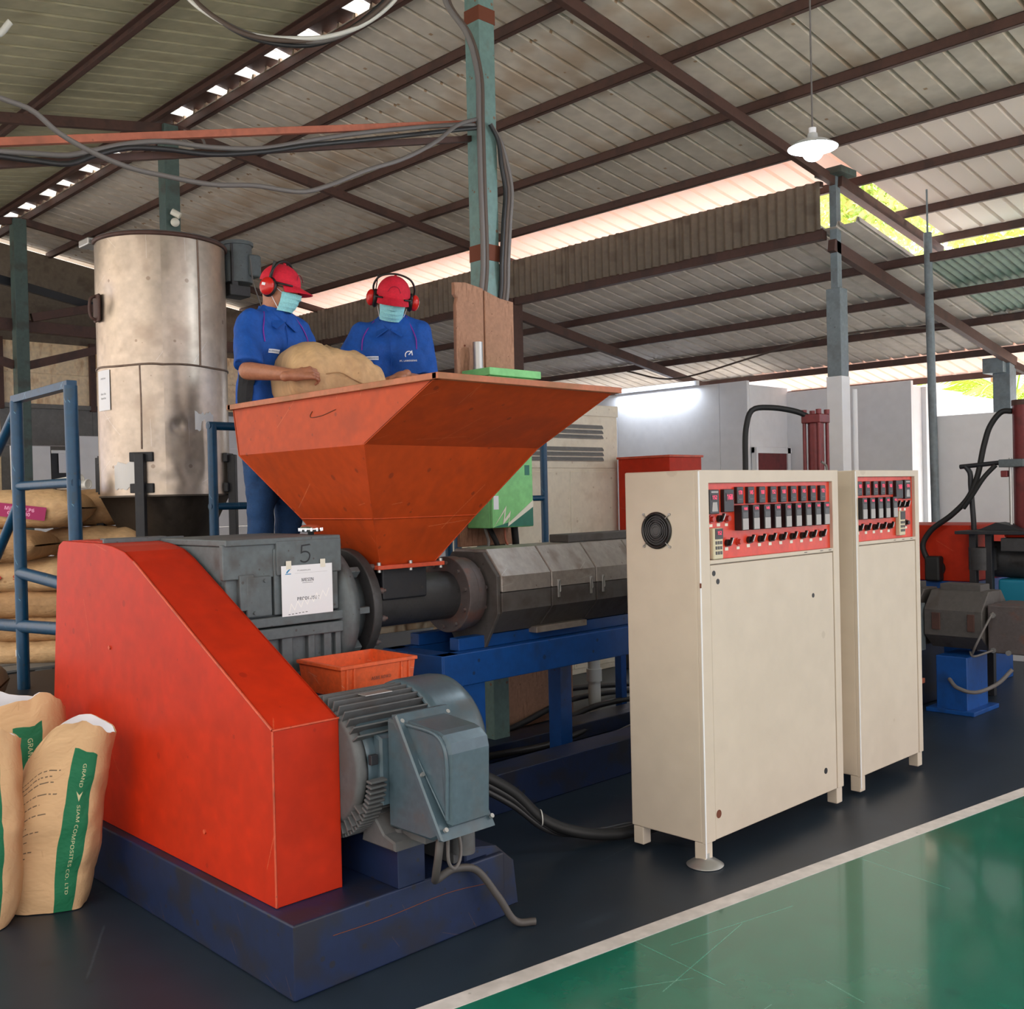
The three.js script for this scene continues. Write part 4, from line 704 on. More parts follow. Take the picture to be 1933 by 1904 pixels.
const decal = (t, n, m, w, h, x, y, z, rx = 0, rz = 0) => part(t, n, bc(0, 0, 0, w, h, 0.003, 0).rotateZ(rz).rotateX(rx).translate(x, y, z), m, undefined, false);
const face = (t, n, m, w, h, x, y, z, rx = 0, rz = 0) => part(t, n, new THREE.PlaneGeometry(w, h).rotateZ(rz).rotateX(rx).translate(x, y, z), m, undefined, false);
const tagW = flat(0xe8e8ea, 0.7);
const T0 = rad(44 - 90) ; const yw = -rad(44);                    // sacks in the stack face the walkway
lyingSack('brown sack with a purple printed strip, top of the left stack', 2.4, 1.47, -7.05, yw, 101, M.kraft, (t, T, W) => face(t, 'printed_strip', word(['Milano P.P6', 'Grade 40'], '#e6a8c8', '#a01e5c', 256, 72, 26), 0.34, 0.085, 0.06, 0.1, W / 2 + 0.012, -0.12, -0.13), 0.78, 0.24);
lyingSack('brown sack with faint print beside the purple striped one', 2.86, 1.47, -7.2, yw, 102, M.kraftDark, (t, T, W) => face(t, 'print', word(['P P 2.0 1'], '#4a3c34', null, 256, 64, 40), 0.34, 0.08, 0, 0.07, W / 2 + 0.012), 0.7, 0.24);
lyingSack('brown sack with a white tag, second from the top', 2.2, 1.27, -6.95, yw, 103, M.kraftDark, (t, T, W) => face(t, 'tag', tagW, 0.06, 0.04, 0.1, 0.06, W / 2 + 0.013), 0.62, 0.19);
lyingSack('dusty pale sack squeezed behind the white tagged one', 2.84, 1.27, -6.98, yw, 104, M.kraft, null, 0.7, 0.19);
lyingSack('brown sack with a red diamond mark and red letters', 2.36, 1.07, -6.95, yw, 105, M.kraft, (t, T, W) => { face(t, 'red_mark', word(['SPCT'], '#b03028', null, 200, 64, 52), 0.14, 0.045, 0.06, 0.09, W / 2 + 0.014); part(t, 'diamond', slab('z', [[-0.1, 0.09], [-0.075, 0.066], [-0.05, 0.09], [-0.075, 0.114]], W / 2 + 0.012, W / 2 + 0.016, 0), flat(0xb03028, 0.7)); }, 0.8, 0.2);
lyingSack('brown sack end poking out under the red marked sack at the left', 1.98, 1.05, -7.25, yw, 106, M.kraftDark, null, 0.6, 0.19);
lyingSack('pale sack in the layer below the red marked sack', 2.4, 0.9, -6.95, yw, 107, M.kraftDark, null, 0.78, 0.18);
lyingSack('brown sack with a small white sticker, two layers above the pallet', 2.4, 0.75, -6.95, yw, 108, M.kraftDark, (t, T, W) => face(t, 'tag', tagW, 0.07, 0.04, 0.02, 0.1, W / 2 + 0.012), 0.78, 0.16);
lyingSack('flattened brown sack with a white sticker lying on the pallet', 2.38, 0.61, -6.93, yw, 109, M.kraft, (t, T, W) => face(t, 'tag', tagW, 0.07, 0.04, 0.03, 0.08, W / 2 + 0.012), 0.76, 0.15);
lyingSack('rounded sack end at the left of the second layer', 1.86, 0.8, -7.2, yw, 110, M.kraft, null, 0.55, 0.22);
lyingSack('crumpled whitish sack end at the left of the stack', 1.92, 1.25, -7.3, yw, 111, M.kraft, null, 0.5, 0.2);
{
  for (const [n, a, b] of [['upper', [2.5, 1.735, -6.95], [2.62, 1.77, -6.7]], ['lower', [2.56, 1.73, -6.9], [2.66, 1.735, -6.68]]]) solo('pvc_pipe', `short white plastic pipe lying on the top sack, the ${n} of two`, 'pipe', [rod(a, b, 0.03, 24), new THREE.TorusGeometry(0.028, 0.006, 8, 24).lookAt(P3(b).sub(P3(a))).translate(...b)], M.pvc, a, 'white pipes on the sacks');
}
// an upright open sack: front faces local +z
function openSack(label, x, z, turn, seed, H, W, D, lean, print, group) {
  const t = thing('open_sack', label, 'sack', [x, 0, z], group, turn), r = rng(seed), nu = 64, nv = 26, s = r() * 40;
  const ring = (j, k, inset) => { const v = j / nv, a = k / nu * Math.PI * 2, c = Math.cos(a), q = Math.sin(a);
    const bulge = 1 + 0.10 * Math.sin(Math.PI * Math.min(1, v * 1.15)) - 0.16 * Math.pow(1 - v, 6), flatn = 1 - 0.25 * v;
    let px = (W / 2) * bulge * Math.sign(c) * Math.pow(Math.abs(c), 0.75) * inset, pz = (D / 2) * bulge * flatn * Math.sign(q) * Math.pow(Math.abs(q), 0.62) * inset;
    const n = (n3(px * 8 + s, v * 7 + s, 5 + pz * 8) - 0.5) * 0.03 + (n3(px * 30 + s, v * 22, 7 + pz * 24) - 0.5) * 0.009;
    const hgt = H * (1 + 0.05 * Math.sin(a * 2 + s) + 0.05 * (n3(k * 0.4, s, 3.5) - 0.5) - (lean.dip ?? 0) * Math.max(0, -c) * 0.6);
    return [px + n + lean.x * v * v, Math.max(0.004, v * hgt), pz + n + lean.z * v * v]; };
  const sheet = (inset, j0) => { const pos = [], uv = [], idx = []; for (let j = j0; j <= nv; j++) for (let k = 0; k <= nu; k++) { pos.push(...ring(j, k % nu, inset)); uv.push(1 - k / nu, j / nv); } const n = nv - j0; for (let j = 0; j < n; j++) for (let k = 0; k < nu; k++) { const a = j * (nu + 1) + k, b = a + nu + 1; idx.push(a, b, a + 1, b, b + 1, a + 1); }
    const g = new THREE.BufferGeometry(); g.setAttribute('position', new THREE.Float32BufferAttribute(pos, 3)); g.setAttribute('uv', new THREE.Float32BufferAttribute(uv, 2)); g.setIndex(idx); g.computeVertexNormals(); return g; };
  const cap = []; for (let k = 0; k < nu; k++) cap.push(quad([0, 0.004, 0], ring(0, k, 1), ring(0, (k + 1) % nu, 1), [0, 0.004, 0]));
  part(t, 'paper_shell', [sheet(1, 0)], print, undefined, false); part(t, 'bottom', cap, M.kraftDark);
  part(t, 'plastic_liner', sheet(0.965, Math.round(nv * 0.6)), new THREE.MeshPhysicalMaterial({ color: 0xdfe2e8, roughness: 0.35, side: THREE.DoubleSide }), 'white plastic inner bag');
  const fill = []; const jf = Math.round(nv * 0.62); for (let k = 0; k < nu; k++) fill.push(quad([lean.x * 0.38, H * 0.62, lean.z * 0.38], ring(jf, k, 0.96), ring(jf, (k + 1) % nu, 0.96), [lean.x * 0.38, H * 0.62, lean.z * 0.38]));
  part(t, 'granules', fill, M.paper, 'white plastic granules');
  return t;
}
function sackPrint(bandAt, bandW, seed, words) {                     // u runs once round the sack; 0.75 is its front
  const t = canvasTex(2048, 1024, (c, w, h) => {
    const r = rng(seed); c.fillStyle = '#cdaa80'; c.fillRect(0, 0, w, h);
    for (let i = 0; i < 260; i++) { c.strokeStyle = `rgba(${r() > 0.5 ? '228,198,158' : '150,116,82'},${0.06 + r() * 0.12})`; c.lineWidth = 1 + r() * 5; c.beginPath(); const x = r() * w, y = r() * h; c.moveTo(x, y); c.lineTo(x + (r() - 0.5) * 260, y + (r() - 0.5) * 140); c.stroke(); }
    const x0 = bandAt * w, bw = bandW * w; c.fillStyle = '#0f6a46'; c.fillRect(x0, h * 0.14, bw, h);
    c.save(); c.translate(x0 + bw * 0.42, h * 0.2); c.rotate(Math.PI / 2); c.fillStyle = '#c9c49a'; c.font = '40px sans-serif'; c.fillText('GRAND', 0, 0); c.beginPath(); c.moveTo(150, -44); c.lineTo(206, -12); c.lineTo(154, 16); c.lineTo(172, -12); c.fill(); c.fillText('SIAM COMPOSITES CO. LTD', 222, 0); c.restore();
    c.fillStyle = 'rgba(70,60,50,0.75)'; for (const [y, l] of words) { let x = x0 - w * 0.165; const e = x + l * w * 0.15; while (x < e) { const q = 8 + r() * 30; c.fillRect(x, y * h, Math.min(q, e - x), 6); x += q + 7; } }
  });
  return new THREE.MeshPhysicalMaterial({ map: t, roughness: 0.75, bumpMap: M.kraft.bumpMap, bumpScale: 0.004, side: THREE.DoubleSide });
}
const lines = [[0.24, 0.9], [0.27, 0.8], [0.3, 0.85], [0.36, 0.9], [0.41, 0.7], [0.46, 0.8], [0.51, 0.5], [0.55, 0.75], [0.6, 0.6], [0.63, 0.5], [0.66, 0.7], [0.69, 0.6], [0.8, 0.5], [0.85, 0.4]];
openSack('open sack with a green printed band leaning on the orange guard, white liner showing', 1.5, -4.28, yw + 0.05, 201, 0.72, 0.34, 0.22, { x: 0.12, z: 0.02, dip: 0.28 }, sackPrint(0.8, 0.1, 31, lines), 'open sacks by the orange guard');
openSack('open sack cut off by the left picture edge, nearest to the walkway', 1.215, -4.3, yw + 0.3, 202, 0.74, 0.36, 0.24, { x: 0.02, z: 0.02, dip: 0.06 }, sackPrint(0.76, 0.1, 32, lines), 'open sacks by the orange guard');
openSack('open sack with a wide white liner behind the two front sacks', 1.5, -4.7, yw + 0.25, 203, 0.76, 0.42, 0.26, { x: 0.02, z: 0 }, sackPrint(0.76, 0.08, 33, lines), 'open sacks by the orange guard');
lyingSack('tied brown sack top peeping out behind the open sacks', 1.5, 0.62, -5.55, yw + 0.3, 204, M.kraftDark, null, 0.5, 0.22);

// ---------- steel tank ----------
{
  const cx = 3.19, cz = -6.68, r = 0.42, yb = 1.65, ym = 2.49, yt = 3.33, t = thing('steel_tank', 'tall dented stainless steel tank on black legs', 'tank', [cx, 0, cz]);
  const D = [-0.429, 0.904], Rt = [0.904, 0.429];
  const at = (deg, rr = r) => { const a = rad(deg); return [cx + rr * (D[0] * Math.cos(a) + Rt[0] * Math.sin(a)), cz + rr * (D[1] * Math.cos(a) + Rt[1] * Math.sin(a))]; };
  // shell with shallow dents on the lower front
  const shell = (y0, y1, dents, seed) => {
    const nu = 120, nv = 40, pos = [], uv = [], idx = [];
    for (let j = 0; j <= nv; j++) for (let i = 0; i <= nu; i++) {
      const deg = i / nu * 360, y = y0 + (y1 - y0) * j / nv, d180 = deg > 180 ? deg - 360 : deg; let q = r + (n3(deg * 0.05, y * 4, seed) - 0.5) * 0.005;
      for (const [a, b, s, h, k] of dents) q -= k * Math.exp(-(((d180 - a) / s) ** 2) - ((y - b) / h) ** 2);
      const [x, z] = at(deg === 360 ? 0 : deg, q); pos.push(x, y, z); uv.push(deg / 360 * 2.64, y);
    }
    for (let j = 0; j < nv; j++) for (let i = 0; i < nu; i++) { const a = j * (nu + 1) + i, b = a + nu + 1; idx.push(a, b, a + 1, b, b + 1, a + 1); }
    const g = new THREE.BufferGeometry(); g.setAttribute('position', new THREE.Float32BufferAttribute(pos, 3)); g.setAttribute('uv', new THREE.Float32BufferAttribute(uv, 2)); g.setIndex(idx); g.computeVertexNormals(); return g;
  };
  part(t, 'upper_shell', shell(ym, yt, [[-52, 2.92, 9, 0.09, 0.02]], 21), M.tank, undefined, false);
  part(t, 'lower_shell', shell(yb, ym, [[8, 1.98, 14, 0.11, 0.012], [24, 1.84, 9, 0.09, 0.012], [-8, 1.85, 5, 0.14, 0.006], [35, 2.0, 4, 0.2, -0.006], [2, 1.74, 12, 0.05, 0.008], [-40, 1.78, 12, 0.06, 0.012], [12, 2.1, 5, 0.04, 0.012]], 22), M.tank, undefined, false);
  const loop = (y, rr) => tube([...Array(48)].map((_, i) => { const [x, z] = at(i * 7.5, rr); return [x, y + 0.004 * Math.sin(i * 0.7), z]; }), 0.007, 120, 6, true);
  part(t, 'weld_seam', loop(ym, r + 0.001), M.tankSeam);
  for (const [deg, a, b] of [[33, ym, yt], [-20, yb + 0.3, ym]]) { const [x, z] = at(deg, r + 0.001); part(t, 'weld_seam', tube([[x, a, z], [x + 0.004, (a + b) / 2, z], [x, b, z]], 0.006, 20, 6), M.tankSeam); }
  part(t, 'rim', [new THREE.TorusGeometry(r + 0.004, 0.014, 8, 72).rotateX(Math.PI / 2).translate(cx, yt, cz)], M.redSteel);
  part(t, 'lid', rod([cx, yt - 0.01, cz], [cx, yt + 0.02, cz], r + 0.004, 64), M.heaterDark);
  part(t, 'lid_bearing', [rod([cx - 0.05, yt + 0.02, cz - 0.3], [cx - 0.05, yt + 0.07, cz - 0.3], 0.16, 32), rod([cx - 0.05, yt + 0.1, cz - 0.3], [cx - 0.05, yt + 0.125, cz - 0.3], 0.15, 32), ...[0, 1, 2, 3, 4].map((i) => rod([cx - 0.05 + 0.12 * Math.cos(i * 1.26), yt + 0.06, cz - 0.3 + 0.12 * Math.sin(i * 1.26)], [cx - 0.05 + 0.12 * Math.cos(i * 1.26), yt + 0.11, cz - 0.3 + 0.12 * Math.sin(i * 1.26)], 0.012, 8))], M.blackSteel);
  { const [x, z] = at(-92, r + 0.02); part(t, 'lid_bracket', [bc(x, yt + 0.01, z, 0.1, 0.05, 0.16, 0.01)], M.zinc); }
  part(t, 'cone', [lathe([[r - 0.004, yb + 0.01], [r, yb], [0.2, 1.2], [0.08, 1.0], [0.08, 0.8], [0, 0.8]], 4).rotateY(Math.PI / 4 + 0.44).scale(1, 1, 1).translate(cx, 0, cz), rod([cx, yb - 0.005, cz], [cx, yb + 0.006, cz], r + 0.006, 64)], M.cone);
  for (const deg of [-20, 70, 160, -112]) { const [x, z] = at(deg, r + 0.035), g = bc(0, 0, 0, 0.06, 1.92, 0.05, 0.004).rotateY(Math.atan2(x - cx, z - cz)).translate(x, 0.96, z); const l = part(t, 'leg', [g], M.blackSteel); part(l, 'bracket', [1.7, 1.9].map((y) => bc(0, 0, 0, 0.15, 0.06, 0.03, 0.004).rotateY(Math.atan2(x - cx, z - cz)).translate(x - (x - cx) * 0.06, y, z - (z - cz) * 0.06)), M.blackSteel); }
  { const [x, z] = at(-68, r + 0.012); part(t, 'handle', [bc(0, 0, 0, 0.1, 0.18, 0.02, 0.01).rotateY(Math.atan2(x - cx, z - cz)).translate(x, 2.88, z), tube([[x, 2.8, z], at(-68, r + 0.05).toSpliced(1, 0, 2.82), at(-68, r + 0.05).toSpliced(1, 0, 2.94), [x, 2.96, z]], 0.01, 20, 8)], M.redSteel); }
  const patch = (d0, d1, y0, y1, seed, m, n) => { const rr = rng(seed), o = []; for (let i = 0; i <= 10; i++) o.push([d0 + (d1 - d0) * i / 10, y0 + rr() * 0.02]); for (let i = 10; i >= 0; i--) o.push([d0 + (d1 - d0) * i / 10, y1 - rr() * 0.03]);
    const gs = []; for (let i = 0; i < 10; i++) { const f = (k) => { const [x, z] = at(o[k][0], r + 0.003); return [x, o[k][1], z]; }; gs.push(quad(f(i), f(i + 1), f(20 - i), f(21 - i))); } part(t, n, gs, m); };
  patch(26, 46, 2.06, 2.2, 5, M.paper, 'paper_patch'); patch(-48, -26, 1.69, 1.88, 6, M.zinc, 'tape_patch');
  // drive on the right of the lid
  const [mx, mz] = at(100, r + 0.1); part(t, 'lid_motor', [rod([mx, yt - 0.2, mz], [mx, yt + 0.06, mz], 0.1, 28), rod([mx, yt + 0.06, mz], [mx, yt + 0.085, mz], 0.11, 28), bc(mx + 0.08, yt - 0.08, mz + 0.06, 0.1, 0.16, 0.1, 0.02)], M.iron); part(t, 'motor_mount', [bc(mx - 0.06, yt - 0.08, mz - 0.03, 0.05, 0.3, 0.2, 0.006), bc(mx - 0.02, yt - 0.26, mz, 0.16, 0.08, 0.14, 0.01)], M.ironDark);
  part(t, 'motor_wire', tube([[mx + 0.04, yt - 0.02, mz + 0.1], [mx + 0.05, yt - 0.2, mz + 0.12], [mx + 0.1, yt - 0.34, mz + 0.12], [mx + 0.13, yt - 0.42, mz + 0.12]], 0.005, 20, 6), M.cableGrey);
  // notice on the left flank
  const [px, pz] = at(-72, r + 0.006), [qx, qz] = at(-46, r + 0.006);
  const n = thing('paper_notice', 'white notice taped to the left flank of the steel tank', 'notice', [px, 2.3, pz]);
  const tex = canvasTex(256, 360, (c, w, h) => { c.fillStyle = '#eef0f6'; c.fillRect(0, 0, w, h); c.fillStyle = '#6a6c74'; c.font = 'bold 24px sans-serif'; c.textAlign = 'center'; c.fillText('Lampiran', 128, 80); c.fillText('Mixer Silo', 128, 220); c.fillText('Kapasitas', 128, 258); });
  const g = new THREE.CylinderGeometry(r + 0.006, r + 0.006, 0.26, 10, 1, true, Math.atan2(px - cx, pz - cz), rad(21)).translate(cx, 2.34, cz);
  part(n, 'sheet', g, new THREE.MeshStandardMaterial({ map: tex, roughness: 0.8, side: THREE.DoubleSide }), undefined, false);
}

// ---------- boards leaning at the end wall ----------
[['white panel leaning behind the blue stair post', 4.45, 4.93, 2.36, M.white], ['narrow dark panel with paper strips behind the blue stair frame', 4.94, 5.2, 2.3, M.blackSteel], ['tall white panel just left of the steel tank', 5.24, 6.1, 2.5, M.white]].forEach(([l, a, b, h, m], i) => {
  const t = thing('leaning_panel', l, 'panel', [(a + b) / 2, 0, -13.55]);
  part(t, 'sheet', slab('x', [[-13.48, 0], [-13.55, h], [-13.58, h], [-13.51, 0]], a, b, 0.002), m);
  if (i === 1) { part(t, 'paper_strip', plate([5.02, 2.02, -13.515], [5.13, 2.02, -13.515], [5.13, 2.28, -13.523], [5.02, 2.28, -13.523], 0.004), M.paper); part(t, 'top_batten', bx(a, h - 0.03, -13.56, b + 0.05, h + 0.01, -13.52, 0.003), M.white); }
});

// ---------- cream louvred cabinet and orange machine parts behind ----------
{
  const x0 = 6.0, x1 = 7.36, z = -6.2, t = thing('louvred_cabinet', 'large old cream cabinet with louvred top and double doors behind the hopper', 'cabinet', [6.7, 0, -6.6]);
  part(t, 'carcass', bx(x0, 0, -7.0, x1, 2.4, z, 0.008), M.creamOld);
  part(t, 'top_band', bx(x0 - 0.005, 2.3, z - 0.03, x1 + 0.005, 2.4, z + 0.012, 0.004), M.creamOld);
  const lp = part(t, 'louvre_panel', bx(x0 + 0.02, 1.83, z - 0.02, x1 - 0.01, 2.29, z + 0.008, 0.004), M.creamOld);
  for (const y of [2.2, 2.155, 2.11, 2.0, 1.955, 1.91]) part(lp, 'louvre', [slab('x', [[z + 0.006, y], [z + 0.024, y - 0.006], [z + 0.024, y - 0.016], [z + 0.006, y + 0.022]], x0 + 0.1, x1 - 0.22, 0)], M.greyBoard);
  part(t, 'door', bx(x0 + 0.02, 0.05, z - 0.02, 6.69, 1.8, z + 0.006, 0.005), M.creamOld); part(t, 'door', bx(6.705, 0.05, z - 0.02, x1 - 0.01, 1.8, z + 0.006, 0.005), M.creamOld);
  part(t, 'eye_bolt', [new THREE.TorusGeometry(0.028, 0.009, 8, 24).translate(7.14, 2.44, -6.3)], M.ironDark);
}
{
  const t = thing('feed_hopper', 'plain orange box hopper showing above the wide control cabinet', 'hopper', [7.5, 0, -5.8]);
  part(t, 'box', bx(7.25, 1.2, -6.1, 7.72, 1.92, -5.52, 0.004), M.orange); part(t, 'lid', bx(7.235, 1.905, -6.11, 7.735, 1.925, -5.505, 0.003), M.orangeFlange);
  for (const [x, z] of [[7.29, -5.56], [7.68, -5.56], [7.29, -6.06], [7.68, -6.06]]) part(t, 'leg', bc(x, 0.6, z, 0.05, 1.2, 0.05, 0.004), M.blackSteel);
}
{
  const x = 7.27, z = -4.12, t = thing('hydraulic_cylinder', 'dark red bundle of tie rods and cylinder behind the wide control cabinet', 'hydraulic cylinder', [x, 0, z]);
  part(t, 'barrel', rod([x, 0.9, z], [x, 2.12, z], 0.06, 28), M.maroon);
  part(t, 'head_plate', bc(x, 2.14, z, 0.16, 0.07, 0.16, 0.008), M.maroon); part(t, 'base_plate', bc(x, 0.9, z, 0.2, 0.06, 0.2, 0.008), M.maroon);
  for (const [a, b] of [[-1, -1], [-1, 1], [1, -1], [1, 1]]) part(t, 'tie_rod', [rod([x + a * 0.062, 0.88, z + b * 0.062], [x + a * 0.062, 2.2, z + b * 0.062], 0.014, 12), rod([x + a * 0.062, 2.175, z + b * 0.062], [x + a * 0.062, 2.21, z + b * 0.062], 0.024, 6)], M.maroon);
  part(t, 'pedestal', bc(x, 0.44, z, 0.36, 0.88, 0.36, 0.01), M.baseBlue);
}
solo('hydraulic_pipe', 'black bent pipe running over to the dark red cylinder', 'pipe', tube([[6.86, 0.9, -4.5], [6.87, 1.75, -4.5], [6.88, 2.1, -4.49], [6.92, 2.22, -4.46], [7.02, 2.235, -4.36], [7.18, 2.19, -4.2], [7.24, 2.14, -4.14]], 0.022, 60, 12), M.rubber, [6.86, 0.9, -4.5]);
// second extruder, its barrel along z
{
  const X = 7.5, Y = 0.64, t = thing('extruder_barrel', 'dark faceted extruder barrel behind the narrow control cabinet', 'extruder', [X, 0, -3.4]);
  const oct = (s) => [[0.24, 0.08], [0.11, 0.21], [-0.11, 0.21], [-0.24, 0.08], [-0.24, -0.1], [-0.11, -0.2], [0.11, -0.2], [0.24, -0.1]].map(([a, b]) => [X + a * s, Y + b * s]);
  for (const [a, b] of [[-3.78, -3.34], [-3.29, -2.88]]) { const c = part(t, 'heater_cover', slab('z', oct(1), a, b, 0.006), M.heaterDark); part(c, 'terminal_cover', bx(X - 0.1, Y + 0.205, a + 0.06, X + 0.06, Y + 0.255, b - 0.06, 0.005), M.heaterDark); part(c, 'clip', bx(X - 0.25, Y - 0.06, a + 0.06, X - 0.238, Y + 0.06, a + 0.12, 0.003), M.redSteel); part(c, 'clip', bx(X - 0.25, Y - 0.06, b - 0.1, X - 0.238, Y + 0.06, b - 0.05, 0.003), M.redSteel); }
  part(t, 'barrel_core', rod([X, Y, -3.88], [X, Y, -2.6], 0.13, 32), M.cast);
  part(t, 'strap', bx(X - 0.26, 0.42, -3.335, X - 0.2, Y + 0.12, -3.295, 0.004), M.iron);
  part(t, 'die_block', [bx(X - 0.2, Y - 0.2, -2.86, X + 0.2, Y + 0.13, -2.5, 0.01)], M.cast);
  for (const [y, z] of [[0.7, -2.82], [0.46, -2.82], [0.7, -2.56], [0.46, -2.56], [0.45, -2.72]]) part(t, 'die_bolt', rod([X - 0.215, y, z], [X - 0.2, y, z], 0.018, 8), M.zinc);
  part(t, 'pedestal', [bx(X - 0.26, 0, -3.2, X + 0.1, 0.4, -2.98, 0.008), bx(X - 0.3, 0, -3.26, X + 0.14, 0.03, -2.92, 0.004)], M.frameBlue);
  part(t, 'pedestal', [bx(X - 0.26, 0.0, -3.88, X + 0.26, 0.44, -3.36, 0.008)], M.baseBlue);
  part(t, 'sensor_wire', [tube([[X - 0.25, 0.42, -2.95], [X - 0.3, 0.5, -2.9], [X - 0.24, 0.66, -2.84], [X - 0.2, 0.72, -2.82]], 0.008, 30, 6), tube([[X - 0.25, 0.44, -2.96], [X - 0.3, 0.42, -2.92], [X - 0.22, 0.46, -2.82]], 0.008, 24, 6)], M.cableGrey);
  part(t, 'flexible_conduit', tube([[X - 0.27, 0.24, -3.1], [X - 0.34, 0.2, -3.02], [X - 0.34, 0.18, -2.9], [X - 0.26, 0.24, -2.78], [X - 0.2, 0.34, -2.7]], 0.014, 30, 8), M.cableGrey);
  part(t, 'terminal_strip', [bx(X - 0.34, 0.2, -3.48, X - 0.3, 0.235, -3.26, 0.004), ...[0, 1, 2].map((i) => rod([X - 0.32, 0.235, -3.43 + i * 0.06], [X - 0.32, 0.255, -3.43 + i * 0.06], 0.012, 8))], M.tieOrange);
}
{
  const t = thing('machine_housing', 'orange machine housing on a blue bed by the white partition', 'machine', [8.4, 0, -3.6]);
  part(t, 'cover', bx(8.2, 0.84, -4.2, 8.9, 1.285, -3.33, 0.008), M.orange); part(t, 'bed', bx(8.16, 0, -4.3, 8.95, 0.84, -3.3, 0.008), M.frameBlue);
  part(t, 'hose_reducer', [rod([8.17, 0.94, -3.6], [8.2, 0.94, -3.6], 0.07, 24), bx(8.1, 0.84, -3.66, 8.2, 1.04, -3.54, 0.02, 3)], M.rubber);
}
{
  const t = thing('press_frame', 'tall dark red press column with black arms at the right picture edge', 'press', [8.3, 0, -2.9]);
  part(t, 'column', rod([8.3, 1.2, -2.93], [8.3, 2.2, -2.93], 0.1, 32), M.maroon); part(t, 'column_cap', rod([8.3, 2.2, -2.93], [8.3, 2.24, -2.93], 0.105, 32), M.redSteel);
  part(t, 'guide_rod', rod([8.2, 1.28, -3.02], [8.2, 1.8, -3.02], 0.012, 10), M.zinc); part(t, 'clamp', bc(8.25, 1.76, -3.0, 0.2, 0.06, 0.18, 0.006), M.iron);
  part(t, 'side_lug', bc(8.2, 1.68, -3.06, 0.05, 0.05, 0.05, 0.006), M.maroon);
  part(t, 'arm', rod([8.2, 1.77, -3.05], [8.2, 1.745, -3.4], 0.018, 12), M.blackSteel);
  part(t, 'upright', tube([[8.2, 1.75, -3.36], [8.2, 1.7, -3.325], [8.2, 1.6, -3.32], [8.2, 1.25, -3.3], [8.2, 0.84, -3.29]], 0.02, 30, 10), M.blackSteel);
  part(t, 'table_plate', [bx(7.95, 1.225, -3.35, 8.5, 1.25, -2.7, 0.004), slab('x', [[-3.24, 1.25], [-3.1, 1.31], [-3.0, 1.29], [-2.9, 1.25]], 8.1, 8.3, 0.004)], M.blackSteel);
  part(t, 'base_block', [bx(7.98, 1.1, -3.02, 8.5, 1.2, -2.6, 0.006), rod([8.1, 1.12, -3.2], [8.1, 0.95, -3.2], 0.1, 24)], M.ironDark);
  part(t, 'orange_block', bx(8.05, 1.2, -3.02, 8.2, 1.235, -2.85, 0.01), M.orange);
  for (const [x, z] of [[8.02, -3.27], [8.02, -3.15], [8.02, -2.66]]) part(t, 'leg', bx(x, 0, z, x + 0.05, 1.225, z + 0.05, 0.003), M.blackSteel);
  part(t, 'motor_body', [rod([8.3, 1.02, -3.2], [8.3, 1.02, -2.7], 0.14, 28)], M.ironDark); part(t, 'lower_tank', bx(8.12, 0.5, -3.1, 8.6, 0.88, -2.6, 0.02), flat(0x1f7f9c, 0.4));
}
solo('hydraulic_hose', 'long black hose from the red press column down to the orange housing', 'hose', tube([[8.28, 2.16, -3.03], [8.27, 2.16, -3.1], [8.25, 2.06, -3.18], [8.22, 1.91, -3.22], [8.2, 1.66, -3.27], [8.17, 1.5, -3.33], [8.15, 1.37, -3.45], [8.14, 1.24, -3.62], [8.13, 1.12, -3.68], [8.13, 0.98, -3.62], [8.13, 0.93, -3.58]], 0.022, 90, 10), M.rubber, [8.2, 0.9, -3.4]);
solo('hydraulic_hose', 'short black hose from the press clamp to the long hose', 'hose', tube([[8.18, 1.75, -3.12], [8.16, 1.66, -3.2], [8.15, 1.52, -3.29], [8.15, 1.42, -3.36]], 0.018, 40, 10), M.rubber, [8.16, 1.4, -3.2]);
{ const c = [6.75, 0, -3.3], t = thing('metal_pan', 'round pale metal pan on the floor beside the blue pedestal', 'pan', c); part(t, 'bowl', lathe([[0, 0.004], [0.1, 0.004], [0.13, 0.05], [0.14, 0.05], [0.105, 0], [0, 0]], 36).translate(...c), M.zinc); part(t, 'lid', lathe([[0, 0.075], [0.05, 0.07], [0.135, 0.055], [0.135, 0.05], [0, 0.05]], 36).translate(...c), M.cast); }

// ---------- pendant lamp ----------
{
  const c = [5.11, 3.465, -2.88], q = 0.66, t = thing('pendant_lamp', 'white shaded pendant lamp glowing on a long cord above the cabinets', 'lamp', c);
  part(t, 'shade', lathe([[0.2, -0.03], [0.205, -0.028], [0.13, 0.02], [0.045, 0.045], [0.04, 0.09], [0, 0.092], [0, 0.086], [0.036, 0.084], [0.04, 0.04], [0.125, 0.015]], 40).scale(q, q, q).translate(...c), flat(0xe4e8ea, 0.4));
  part(t, 'holder', rod([c[0], c[1], c[2]], [c[0], c[1] + 0.09, c[2]], 0.02, 16), M.paper);
  part(t, 'cord', rod([c[0], c[1] + 0.09, c[2]], [c[0], 5.1, c[2]], 0.005, 8), M.cableGrey);
  part(t, 'bulb', new THREE.SphereGeometry(0.056, 28, 18).scale(1, 0.9, 1).translate(c[0], c[1] - 0.04, c[2]), new THREE.MeshStandardMaterial({ color: 0xffffff, emissive: 0xe6f4ff, emissiveIntensity: 14 }));
  const l = new THREE.PointLight(0xe6f4ff, 5); l.position.set(c[0], c[1] - 0.04, c[2]); l.castShadow = true; l.shadow.radius = 2.5; scene.add(l);
}

